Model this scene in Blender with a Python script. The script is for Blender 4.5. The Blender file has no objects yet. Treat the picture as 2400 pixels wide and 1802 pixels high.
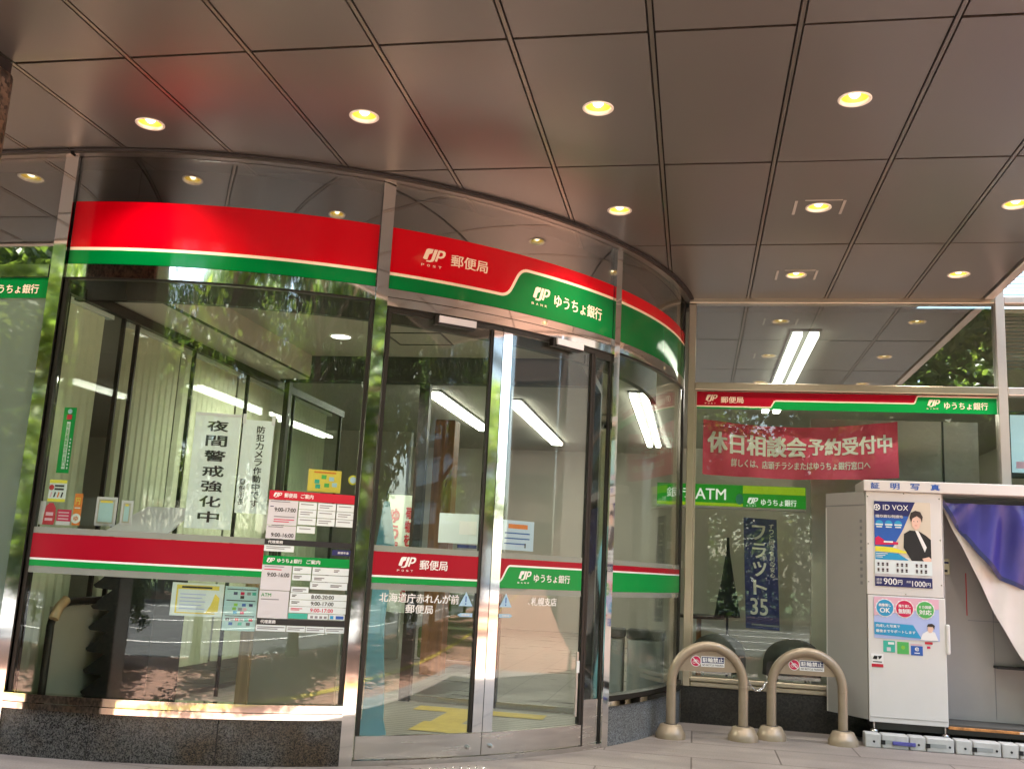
import bpy, bmesh, math, random
from mathutils import Vector, Matrix
R_ = math.radians
random.seed(7)
scene = bpy.context.scene
COL = scene.collection

# ------------------------------------------------------------------ camera
EYE = 1.21
cam_d = bpy.data.cameras.new("camera")
cam_d.sensor_width = 36.0
cam_d.lens = 34.5
cam_d.clip_start = 0.05
cam_d.clip_end = 800
cam = bpy.data.objects.new("camera", cam_d)
COL.objects.link(cam)
yaw, pitch, roll = -0.190349852, 0.184165163, 0.0527713998
f_ = Vector((math.sin(yaw) * math.cos(pitch), math.cos(yaw) * math.cos(pitch), math.sin(pitch)))
r0 = f_.cross(Vector((0, 0, 1))).normalized()
u0 = r0.cross(f_)
r1 = math.cos(roll) * r0 + math.sin(roll) * u0
u1 = r1.cross(f_)
cam.matrix_world = Matrix(((r1.x, u1.x, -f_.x, 0), (r1.y, u1.y, -f_.y, 0), (r1.z, u1.z, -f_.z, EYE), (0, 0, 0, 1)))
scene.camera = cam

# ------------------------------------------------------------------ world, sun, exposure
sun_dir = Vector((-0.10, -0.20, 0.95)).normalized()      # from the scene towards the sun
elev = math.asin(sun_dir.z)
azim = math.atan2(sun_dir.x, sun_dir.y)
w = bpy.data.worlds.new("World")
scene.world = w
w.use_nodes = True
nt = w.node_tree
nt.nodes.clear()
sky = nt.nodes.new("ShaderNodeTexSky")
sky.sky_type = 'NISHITA'
sky.sun_disc = False
sky.sun_elevation = elev
sky.sun_rotation = azim
sky.dust_density = 2.0
bg = nt.nodes.new("ShaderNodeBackground")
bg.inputs[1].default_value = 0.15
out = nt.nodes.new("ShaderNodeOutputWorld")
wb = nt.nodes.new("ShaderNodeMix")
wb.data_type = 'RGBA'
wb.blend_type = 'MULTIPLY'
wb.inputs[0].default_value = 1.0
wb.inputs[7].default_value = (1.0, 0.95, 0.85, 1)
nt.links.new(sky.outputs[0], wb.inputs[6])
nt.links.new(wb.outputs[2], bg.inputs[0])
nt.links.new(bg.outputs[0], out.inputs[0])
sl = bpy.data.lights.new("sun", 'SUN')
sl.energy = 4.5
sl.angle = R_(0.5)
sl.color = (1.0, 0.95, 0.86)
so = bpy.data.objects.new("sun", sl)
COL.objects.link(so)
so.location = (-30, -12, 40)
so.rotation_euler = sun_dir.to_track_quat('Z', 'Y').to_euler()
scene.view_settings.view_transform = 'Standard'
scene.view_settings.look = 'None'
scene.view_settings.gamma = 1.0
scene.view_settings.exposure = 3.28
cy = scene.cycles
cy.transparent_max_bounces = 32
cy.max_bounces = 12
cy.diffuse_bounces = 5
cy.glossy_bounces = 6
cy.transmission_bounces = 6
cy.caustics_reflective = False
cy.caustics_refractive = False
cy.sample_clamp_indirect = 6.0
cy.use_denoising = True

# ------------------------------------------------------------------ materials
def nmat(name):
    m = bpy.data.materials.new(name)
    m.use_nodes = True
    t = m.node_tree
    b = t.nodes.get("Principled BSDF")
    return m, t, b

def pm(name, col, rough=0.5, metal=0.0, coat=0.0, var=0.0, vscale=6.0, bump=0.0, bscale=40.0, spec=0.5, rvar=0.0, stretch=None, emit=None, estr=0.0):
    m, t, b = nmat(name)
    b.inputs["Base Color"].default_value = (*col, 1)
    b.inputs["Roughness"].default_value = rough
    b.inputs["Metallic"].default_value = metal
    b.inputs["Coat Weight"].default_value = coat
    b.inputs["Coat Roughness"].default_value = 0.05
    b.inputs["Specular IOR Level"].default_value = spec
    if emit:
        b.inputs["Emission Color"].default_value = (*emit, 1)
        b.inputs["Emission Strength"].default_value = estr
    if var or bump or rvar:
        tc = t.nodes.new("ShaderNodeTexCoord")
        mp = t.nodes.new("ShaderNodeMapping")
        if stretch:
            mp.inputs["Scale"].default_value = stretch
        t.links.new(tc.outputs["Object"], mp.inputs[0])
        if var or rvar:
            n = t.nodes.new("ShaderNodeTexNoise")
            n.inputs["Scale"].default_value = vscale
            n.inputs["Detail"].default_value = 6
            n.inputs["Roughness"].default_value = 0.62
            t.links.new(mp.outputs[0], n.inputs["Vector"])
        if var:
            cr = t.nodes.new("ShaderNodeValToRGB")
            cr.color_ramp.elements[0].position = 0.3
            cr.color_ramp.elements[1].position = 0.72
            cr.color_ramp.elements[0].color = (*[max(0, c * (1 - var)) for c in col], 1)
            cr.color_ramp.elements[1].color = (*[min(1, c * (1 + var)) for c in col], 1)
            t.links.new(n.outputs[0], cr.inputs[0])
            t.links.new(cr.outputs[0], b.inputs["Base Color"])
        if rvar:
            mr = t.nodes.new("ShaderNodeMapRange")
            mr.inputs[1].default_value = 0.3
            mr.inputs[2].default_value = 0.7
            mr.inputs[3].default_value = max(0.01, rough - rvar)
            mr.inputs[4].default_value = rough + rvar
            t.links.new(n.outputs[0], mr.inputs[0])
            t.links.new(mr.outputs[0], b.inputs["Roughness"])
        if bump:
            n2 = t.nodes.new("ShaderNodeTexNoise")
            n2.inputs["Scale"].default_value = bscale
            n2.inputs["Detail"].default_value = 4
            t.links.new(mp.outputs[0], n2.inputs["Vector"])
            bp = t.nodes.new("ShaderNodeBump")
            bp.inputs["Strength"].default_value = bump
            bp.inputs["Distance"].default_value = 0.01
            t.links.new(n2.outputs[0], bp.inputs["Height"])
            t.links.new(bp.outputs[0], b.inputs["Normal"])
    return m

def glass_mat(name, tint=(0.93, 0.97, 0.94), r0v=0.046, rough=0.0, bump=0.0, milk=0.0, milkcol=(.3, .36, .3)):
    m, t, b = nmat(name)
    t.nodes.remove(b)
    o = t.nodes["Material Output"]
    lw = t.nodes.new("ShaderNodeLayerWeight")
    lw.inputs[0].default_value = 0.5
    p = t.nodes.new("ShaderNodeMath"); p.operation = 'POWER'
    p.inputs[1].default_value = 5
    t.links.new(lw.outputs["Facing"], p.inputs[0])
    ma = t.nodes.new("ShaderNodeMath"); ma.operation = 'MULTIPLY_ADD'
    ma.inputs[1].default_value = 1 - r0v
    ma.inputs[2].default_value = r0v
    t.links.new(p.outputs[0], ma.inputs[0])
    tr = t.nodes.new("ShaderNodeBsdfTransparent")
    tr.inputs[0].default_value = (*tint, 1)
    gl = t.nodes.new("ShaderNodeBsdfGlossy")
    gl.inputs["Roughness"].default_value = rough
    gl.inputs["Color"].default_value = (1, 1, 1, 1)
    if bump:
        tc = t.nodes.new("ShaderNodeTexCoord")
        n = t.nodes.new("ShaderNodeTexNoise")
        n.inputs["Scale"].default_value = 1.3
        n.inputs["Detail"].default_value = 1
        t.links.new(tc.outputs["Object"], n.inputs["Vector"])
        bp = t.nodes.new("ShaderNodeBump")
        bp.inputs["Strength"].default_value = bump
        bp.inputs["Distance"].default_value = 0.02
        t.links.new(n.outputs[0], bp.inputs["Height"])
        t.links.new(bp.outputs[0], gl.inputs["Normal"])
    mx = t.nodes.new("ShaderNodeMixShader")
    t.links.new(ma.outputs[0], mx.inputs[0])
    if milk:
        df = t.nodes.new("ShaderNodeBsdfDiffuse")
        df.inputs[0].default_value = (*milkcol, 1)
        m2 = t.nodes.new("ShaderNodeMixShader")
        m2.inputs[0].default_value = milk
        t.links.new(tr.outputs[0], m2.inputs[1])
        t.links.new(df.outputs[0], m2.inputs[2])
        t.links.new(m2.outputs[0], mx.inputs[1])
    else:
        t.links.new(tr.outputs[0], mx.inputs[1])
    t.links.new(gl.outputs[0], mx.inputs[2])
    t.links.new(mx.outputs[0], o.inputs[0])
    return m

def leaf_mat(name, c1, c2):
    m, t, b = nmat(name)
    o = t.nodes["Material Output"]
    gi = t.nodes.new("ShaderNodeObjectInfo")
    tc = t.nodes.new("ShaderNodeTexCoord")
    n = t.nodes.new("ShaderNodeTexNoise")
    n.inputs["Scale"].default_value = 1.7
    n.inputs["Detail"].default_value = 5
    t.links.new(tc.outputs["Object"], n.inputs["Vector"])
    cr = t.nodes.new("ShaderNodeValToRGB")
    cr.color_ramp.elements[0].position = 0.35
    cr.color_ramp.elements[1].position = 0.68
    cr.color_ramp.elements[0].color = (*c1, 1)
    cr.color_ramp.elements[1].color = (*c2, 1)
    t.links.new(n.outputs[0], cr.inputs[0])
    t.links.new(cr.outputs[0], b.inputs["Base Color"])
    b.inputs["Roughness"].default_value = 0.45
    tl = t.nodes.new("ShaderNodeBsdfTranslucent")
    hs = t.nodes.new("ShaderNodeHueSaturation")
    hs.inputs["Value"].default_value = 1.9
    hs.inputs["Hue"].default_value = 0.485
    t.links.new(cr.outputs[0], hs.inputs["Color"])
    t.links.new(hs.outputs[0], tl.inputs[0])
    mx = t.nodes.new("ShaderNodeMixShader")
    mx.inputs[0].default_value = 0.45
    t.links.new(b.outputs[0], mx.inputs[1])
    t.links.new(tl.outputs[0], mx.inputs[2])
    t.links.new(mx.outputs[0], o.inputs[0])
    return m

def brick_mat(name, c1, c2, mortar, sx, sy, rough=0.6, gap=0.012, stain=0.35, offset=0.5, rvar=0.12):
    m, t, b = nmat(name)
    tc = t.nodes.new("ShaderNodeTexCoord")
    br = t.nodes.new("ShaderNodeTexBrick")
    br.offset = offset
    br.inputs["Color1"].default_value = (*c1, 1)
    br.inputs["Color2"].default_value = (*c2, 1)
    br.inputs["Mortar"].default_value = (*mortar, 1)
    br.inputs["Scale"].default_value = 1.0
    br.inputs["Mortar Size"].default_value = gap
    br.inputs["Mortar Smooth"].default_value = 0.1
    br.inputs["Brick Width"].default_value = sx
    br.inputs["Row Height"].default_value = sy
    t.links.new(tc.outputs["Object"], br.inputs["Vector"])
    n = t.nodes.new("ShaderNodeTexNoise")
    n.inputs["Scale"].default_value = 2.2
    n.inputs["Detail"].default_value = 8
    n.inputs["Roughness"].default_value = 0.65
    mp = t.nodes.new("ShaderNodeMapping")
    mp.inputs["Scale"].default_value = (0.5, 2.0, 1.0)
    t.links.new(tc.outputs["Object"], mp.inputs[0])
    t.links.new(mp.outputs[0], n.inputs["Vector"])
    mr = t.nodes.new("ShaderNodeMapRange")
    mr.inputs[1].default_value = 0.3; mr.inputs[2].default_value = 0.7
    mr.inputs[3].default_value = 1 - stain; mr.inputs[4].default_value = 1 + stain * 0.5
    t.links.new(n.outputs[0], mr.inputs[0])
    n3 = t.nodes.new("ShaderNodeTexNoise")
    n3.inputs["Scale"].default_value = 90
    n3.inputs["Detail"].default_value = 3
    t.links.new(tc.outputs["Object"], n3.inputs["Vector"])
    mr3 = t.nodes.new("ShaderNodeMapRange")
    mr3.inputs[1].default_value = 0.3; mr3.inputs[2].default_value = 0.7
    mr3.inputs[3].default_value = 0.82; mr3.inputs[4].default_value = 1.15
    t.links.new(n3.outputs[0], mr3.inputs[0])
    mm = t.nodes.new("ShaderNodeMath"); mm.operation = 'MULTIPLY'
    t.links.new(mr.outputs[0], mm.inputs[0]); t.links.new(mr3.outputs[0], mm.inputs[1])
    vm = t.nodes.new("ShaderNodeVectorMath"); vm.operation = 'SCALE'
    t.links.new(br.outputs["Color"], vm.inputs[0])
    t.links.new(mm.outputs[0], vm.inputs["Scale"])
    t.links.new(vm.outputs[0], b.inputs["Base Color"])
    mr2 = t.nodes.new("ShaderNodeMapRange")
    mr2.inputs[3].default_value = rough - rvar; mr2.inputs[4].default_value = rough + rvar
    t.links.new(n.outputs[0], mr2.inputs[0])
    t.links.new(mr2.outputs[0], b.inputs["Roughness"])
    bp = t.nodes.new("ShaderNodeBump")
    bp.inputs["Strength"].default_value = 0.4
    bp.inputs["Distance"].default_value = 0.004
    bp.invert = True
    t.links.new(br.outputs["Fac"], bp.inputs["Height"])
    t.links.new(bp.outputs[0], b.inputs["Normal"])
    return m

def granite_mat(name, dark, light, warm, rough=0.25, scale=70):
    m, t, b = nmat(name)
    tc = t.nodes.new("ShaderNodeTexCoord")
    v = t.nodes.new("ShaderNodeTexVoronoi")
    v.inputs["Scale"].default_value = scale
    t.links.new(tc.outputs["Object"], v.inputs["Vector"])
    n = t.nodes.new("ShaderNodeTexNoise")
    n.inputs["Scale"].default_value = scale * 0.45
    n.inputs["Detail"].default_value = 5
    t.links.new(tc.outputs["Object"], n.inputs["Vector"])
    cr = t.nodes.new("ShaderNodeValToRGB")
    e = cr.color_ramp.elements
    e[0].position = 0.36; e[0].color = (*dark, 1)
    e[1].position = 0.66; e[1].color = (*light, 1)
    x = e.new(0.5); x.color = (*[(a + c) / 2 for a, c in zip(dark, light)], 1)
    mx = t.nodes.new("ShaderNodeMix"); mx.data_type = 'FLOAT'
    mx.inputs[0].default_value = 0.5
    t.links.new(v.outputs["Color"], mx.inputs[2])
    t.links.new(n.outputs[0], mx.inputs[3])
    t.links.new(mx.outputs[0], cr.inputs[0])
    n2 = t.nodes.new("ShaderNodeTexNoise")
    n2.inputs["Scale"].default_value = 3.0
    n2.inputs["Detail"].default_value = 6
    t.links.new(tc.outputs["Object"], n2.inputs["Vector"])
    m2 = t.nodes.new("ShaderNodeMix"); m2.data_type = 'RGBA'
    m2.blend_type = 'MULTIPLY'
    m2.inputs[7].default_value = (*warm, 1)
    mr = t.nodes.new("ShaderNodeMapRange")
    mr.inputs[1].default_value = 0.42; mr.inputs[2].default_value = 0.62
    t.links.new(n2.outputs[0], mr.inputs[0])
    t.links.new(mr.outputs[0], m2.inputs[0])
    t.links.new(cr.outputs[0], m2.inputs[6])
    t.links.new(m2.outputs[2], b.inputs["Base Color"])
    b.inputs["Roughness"].default_value = rough
    return m

M = {}
M['ceil'] = pm("brown_metal_ceiling", (0.150, 0.136, 0.128), 0.32, 0.65)
M['gap'] = pm("dark_gap", (0.012, 0.008, 0.007), 0.8)
M['strip'] = pm("brown_metal_lip", (0.23, 0.195, 0.172), 0.33, 0.9)
M['chrome'] = pm("polished_steel", (0.72, 0.70, 0.67), 0.045, 1.0, bump=0.012, bscale=5)
M['steel'] = pm("brushed_steel", (0.55, 0.53, 0.50), 0.22, 1.0, var=0.1, vscale=3, stretch=(1, 1, 12), rvar=0.08, bump=0.02, bscale=30)
M['gold'] = pm("champagne_anodised_metal", (0.43, 0.375, 0.285), 0.30, 0.85, var=0.06, vscale=4)
M['pale'] = pm("pale_grey_metal", (0.55, 0.50, 0.45), 0.35, 0.6, var=0.05, vscale=3)
M['dark'] = pm("dark_bronze_frame", (0.03, 0.027, 0.024), 0.35, 0.5)
M['black'] = pm("black_plastic", (0.008, 0.008, 0.010), 0.5)
M['glass'] = glass_mat("clear_glass", bump=0.05)
M['glassf'] = glass_mat("clear_flat_glass", r0v=0.032, bump=0.02)
M['coated'] = glass_mat("coated_transom_glass", tint=(.62,.66,.63), r0v=0.24, bump=0.03)
M['inglass'] = glass_mat("inner_glass", r0v=0.008)
M['frost'] = glass_mat("frosted_green_glass", r0v=0.06, milk=0.9, milkcol=(.13, .175, .135))
M['haze'] = glass_mat("grey_safety_film", r0v=0.03, milk=0.75, milkcol=(.30, .33, .30))
M['red'] = pm("red_sign_film", (0.50, 0.0, 0.006), 0.08, 0.0, spec=0.30)
M['green'] = pm("green_sign_film", (0.0, 0.15, 0.03), 0.08, 0.0, spec=0.30)
M['cream'] = pm("cream_sign_film", (0.82, 0.68, 0.52), 0.35)
M['white'] = pm("white_print", (0.80, 0.80, 0.80), 0.45)
M['redprint'] = pm("red_print", (0.50, 0.01, 0.03), 0.4)
M['redlow'] = pm("dull_red_film", (0.33, 0.0, 0.014), 0.35, spec=0.25)
M['greenlow'] = pm("bright_green_film", (0.0, 0.27, 0.05), 0.35, spec=0.25)
M['ink'] = pm("black_ink", (0.01, 0.01, 0.012), 0.5)
M['grey_ink'] = pm("grey_ink", (0.22, 0.22, 0.24), 0.5)
M['navy'] = pm("navy_print", (0.012, 0.016, 0.11), 0.45)
M['blueprint'] = pm("blue_print", (0.02, 0.10, 0.42), 0.45)
M['cyanprint'] = pm("cyan_print", (0.02, 0.30, 0.56), 0.45)
M['lblue'] = pm("light_blue_print", (0.36, 0.58, 0.76), 0.45)
M['sheet'] = pm("white_paper", (0.68, 0.76, 0.78), 0.6)
M['sheetb'] = pm("bluish_paper", (0.52, 0.66, 0.88), 0.6)
M['sheetg'] = pm("grey_paper", (0.60, 0.60, 0.64), 0.6)
M['teal'] = pm("pale_teal_paper", (0.40, 0.60, 0.64), 0.5)
M['yellow'] = pm("yellow_paper", (0.75, 0.60, 0.09), 0.55)
M['lemon'] = pm("lemon_print", (0.72, 0.68, 0.05), 0.5)
M['orange'] = pm("orange_print", (0.70, 0.20, 0.03), 0.5)
M['pink'] = pm("pink_print", (0.72, 0.42, 0.52), 0.5)
M['lavender'] = pm("lavender_print", (0.42, 0.50, 0.80), 0.5)
M['crimson'] = pm("crimson_print", (0.58, 0.01, 0.08), 0.45)
M['lime'] = pm("lime_print", (0.22, 0.50, 0.05), 0.45)
M['midgreen'] = pm("mid_green_print", (0.08, 0.42, 0.10), 0.45)
M['tealp'] = pm("teal_print", (0.04, 0.42, 0.32), 0.45)
M['skin'] = pm("printed_skin", (0.78, 0.52, 0.42), 0.5)
M['hair'] = pm("printed_hair", (0.03, 0.02, 0.02), 0.5)
M['beigep'] = pm("beige_print", (0.62, 0.56, 0.46), 0.5)
M['granite'] = granite_mat("dark_polished_granite", (0.012, 0.012, 0.011), (0.12, 0.11, 0.10), (0.8, 0.6, 0.4), 0.25, 170)
M['granite_lit'] = granite_mat("granite_lit_tone", (0.05, 0.055, 0.06), (0.26, 0.28, 0.30), (0.9, 0.88, 0.85), 0.4, 190)  # base granite paled to grey, reflected light put into its colour
M['granitek'] = granite_mat("black_granite", (0.004, 0.004, 0.004), (0.03, 0.026, 0.024), (0.8, 0.7, 0.6), 0.35, 80)
M['granitep'] = granite_mat("brown_pillar_granite", (0.025, 0.02, 0.018), (0.17, 0.13, 0.105), (0.9, 0.75, 0.6), 0.3, 60)
M['paving'] = brick_mat("brown_stone_paving", (0.285, 0.245, 0.224), (0.255, 0.22, 0.202), (0.12, 0.095, 0.085), 1.2, 0.6, 0.55, 0.006, 0.3, 0.5)
M['sidewalk'] = brick_mat("red_brown_pavers", (0.40, 0.21, 0.15), (0.34, 0.18, 0.13), (0.16, 0.10, 0.08), 0.22, 0.11, 0.8, 0.01, 0.25)
M['asphalt'] = pm("asphalt", (0.055, 0.057, 0.06), 0.85, var=0.25, vscale=1.2, bump=0.3, bscale=200)
M['paint'] = pm("road_paint", (0.75, 0.75, 0.73), 0.7, var=0.12, vscale=5)
M['concrete'] = pm("kerb_concrete", (0.34, 0.33, 0.31), 0.85, var=0.2, vscale=4)
M['grass'] = pm("lawn", (0.05, 0.09, 0.02), 0.9, var=0.5, vscale=3)
M['bark'] = pm("brown_bark", (0.10, 0.075, 0.055), 0.9, var=0.5, vscale=6, bump=0.8, bscale=12, stretch=(1, 1, 0.3))
M['barkp'] = pm("pale_mottled_bark", (0.34, 0.31, 0.23), 0.85, var=0.45, vscale=5, bump=0.4, bscale=10)
M['leaf'] = leaf_mat("broad_leaves", (0.035, 0.085, 0.012), (0.13, 0.20, 0.025))
M['leafd'] = leaf_mat("dark_leaves", (0.018, 0.045, 0.012), (0.065, 0.12, 0.028))
M['brown_tower'] = brick_mat("brown_tower_wall", (0.16, 0.12, 0.10), (0.14, 0.105, 0.09), (0.03, 0.035, 0.04), 3.0, 3.2, 0.6, 0.06, 0.1, 0.0)
M['grey_tower'] = brick_mat("grey_glass_tower", (0.20, 0.25, 0.29), (0.26, 0.31, 0.36), (0.40, 0.42, 0.43), 1.2, 3.4, 0.25, 0.02, 0.15, 0.0)
M['stonewall'] = brick_mat("pale_stone_facade", (0.30, 0.28, 0.25), (0.28, 0.26, 0.235), (0.12, 0.11, 0.10), 1.6, 0.9, 0.6, 0.01, 0.2)
M['iwall'] = pm("interior_beige_wall", (0.46, 0.44, 0.38), 0.7, var=0.06, vscale=1)
M['iceil'] = pm("interior_white_ceiling", (0.36, 0.345, 0.30), 0.8, var=0.03, vscale=2)
M['ifloor'] = brick_mat("interior_grey_floor", (0.33, 0.315, 0.28), (0.31, 0.295, 0.265), (0.16, 0.15, 0.135), 0.45, 0.45, 0.3, 0.006, 0.15, 0.0)
M['mat'] = brick_mat("striped_floor", (0.25, 0.235, 0.20), (0.235, 0.22, 0.19), (0.11, 0.10, 0.09), 6.0, 0.09, 0.45, 0.012, 0.15, 0.0)
M['tact'] = pm("yellow_tactile_tile", (0.42, 0.31, 0.05), 0.6, var=0.15, vscale=8)
M['bulk'] = pm("dark_bulkhead", (0.04, 0.042, 0.038), 0.6)
M['blind'] = pm("beige_blind_fabric", (0.72, 0.69, 0.55), 0.8, var=0.05, vscale=20)
M['board'] = pm("beige_panel", (0.42, 0.41, 0.34), 0.55, var=0.05, vscale=3)
M['wood'] = pm("brown_wood", (0.30, 0.13, 0.05), 0.4, var=0.4, vscale=3, stretch=(6, 6, 0.5))
M['lwood'] = pm("light_wood", (0.48, 0.33, 0.18), 0.45, var=0.25, vscale=4, stretch=(6, 6, 0.5))
M['moss'] = pm("olive_green_fabric", (0.10, 0.15, 0.02), 0.8, var=0.1, vscale=30)
M['skyblue'] = pm("pale_blue_cloth", (0.22, 0.55, 0.72), 0.6, var=0.06, vscale=5)
M['greyp'] = pm("grey_plastic", (0.33, 0.35, 0.35), 0.45, var=0.05, vscale=5)
M['dgrey'] = pm("dark_grey_fabric", (0.07, 0.07, 0.065), 0.8)
M['redcloth'] = pm("red_banner_cloth", (0.52, 0.045, 0.10), 0.7, var=0.06, vscale=5)
M['greycloth'] = pm("faded_white_lettering", (0.62, 0.60, 0.56), 0.7)
M['booth'] = pm("white_enamel", (0.66, 0.645, 0.63), 0.32, var=0.03, vscale=2, coat=0.2)
M['boothin'] = pm("grey_booth_lining", (0.36, 0.35, 0.345), 0.5, var=0.05, vscale=2)
M['rust'] = pm("rusty_edge", (0.46, 0.20, 0.06), 0.75, var=0.5, vscale=20)
M['curtain'] = pm("violet_curtain", (0.046, 0.042, 0.25), 0.33, var=0.08, vscale=5, spec=0.6)
M['curtainw'] = pm("white_curtain_lining", (0.66, 0.62, 0.60), 0.6, var=0.05, vscale=4)
M['hem'] = pm("navy_hem", (0.014, 0.022, 0.10), 0.5)
M['bronze'] = pm("beige_painted_steel", (0.335, 0.265, 0.19), 0.34, 0.25, var=0.08, vscale=8, rvar=0.06)
M['blockp'] = pm("pale_grey_block", (0.50, 0.50, 0.49), 0.6, var=0.12, vscale=10)
M['violet'] = pm("violet_plastic_link", (0.10, 0.10, 0.36), 0.45)
M['chain'] = pm("galvanised_chain", (0.65, 0.65, 0.63), 0.25, 1.0)
M['bulb'] = pm("lit_bulb", (1, .9, .6), 0.5, emit=(1.0, 0.88, 0.60), estr=0.7)
M['refl'] = pm("lamp_reflector", (0.55, 0.42, 0.05), 0.35, 0.0)
M['trim'] = pm("lamp_trim", (0.75, 0.70, 0.62), 0.3, 0.3)
M['tube'] = pm("lit_tube", (1, 1, .9), 0.5, emit=(1.0, 0.95, 0.82), estr=2.0)
M['idisc'] = pm("lit_lamp_disc", (1, 1, .9), 0.5, emit=(1.0, 0.96, 0.86), estr=1.0)
M['atm'] = pm("lit_green_sign", (0.01, 0.18, 0.02), 0.4, emit=(0.005, 0.16, 0.008), estr=0.10)
M['atmy'] = pm("lit_lime_sign", (0.25, 0.40, 0.01), 0.4, emit=(0.22, 0.36, 0.01), estr=0.08)
M['atmw'] = pm("lit_white_lettering", (0.8, 0.8, 0.8), 0.4, emit=(0.9, 0.95, 0.9), estr=0.06)
M['screen'] = pm("lit_screen", (0.3, 0.4, 0.45), 0.2, emit=(0.42, 0.60, 0.66), estr=0.07)
M['louvre'] = pm("pale_louvre", (0.10, 0.125, 0.11), 0.5)
M['scarf'] = pm("dark_cloth", (0.012, 0.016, 0.018), 0.8)

# ------------------------------------------------------------------ mesh builder
_txt = {}
def glyphs(body, bold):
    k = (body, bold)
    if k in _txt:
        return _txt[k]
    c = bpy.data.curves.new("lettering", 'FONT')
    c.body = body
    c.offset = bold
    c.resolution_u = 3
    o = bpy.data.objects.new("lettering", c)
    COL.objects.link(o)
    dg = bpy.context.evaluated_depsgraph_get()
    me = bpy.data.meshes.new_from_object(o.evaluated_get(dg))
    vs = [(v.co.x, v.co.y) for v in me.vertices]
    fs = [tuple(p.vertices) for p in me.polygons]
    bpy.data.objects.remove(o)
    bpy.data.curves.remove(c)
    bpy.data.meshes.remove(me)
    if vs:
        xs = [v[0] for v in vs]; ys = [v[1] for v in vs]
        x0, x1, y0, y1 = min(xs), max(xs), min(ys), max(ys)
        vs = [((x - x0) / max(1e-6, x1 - x0), (y - y0) / max(1e-6, y1 - y0)) for x, y in vs]
    _txt[k] = (vs, fs)
    return _txt[k]

ident = lambda x, y, z: (x, y, z)

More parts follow.
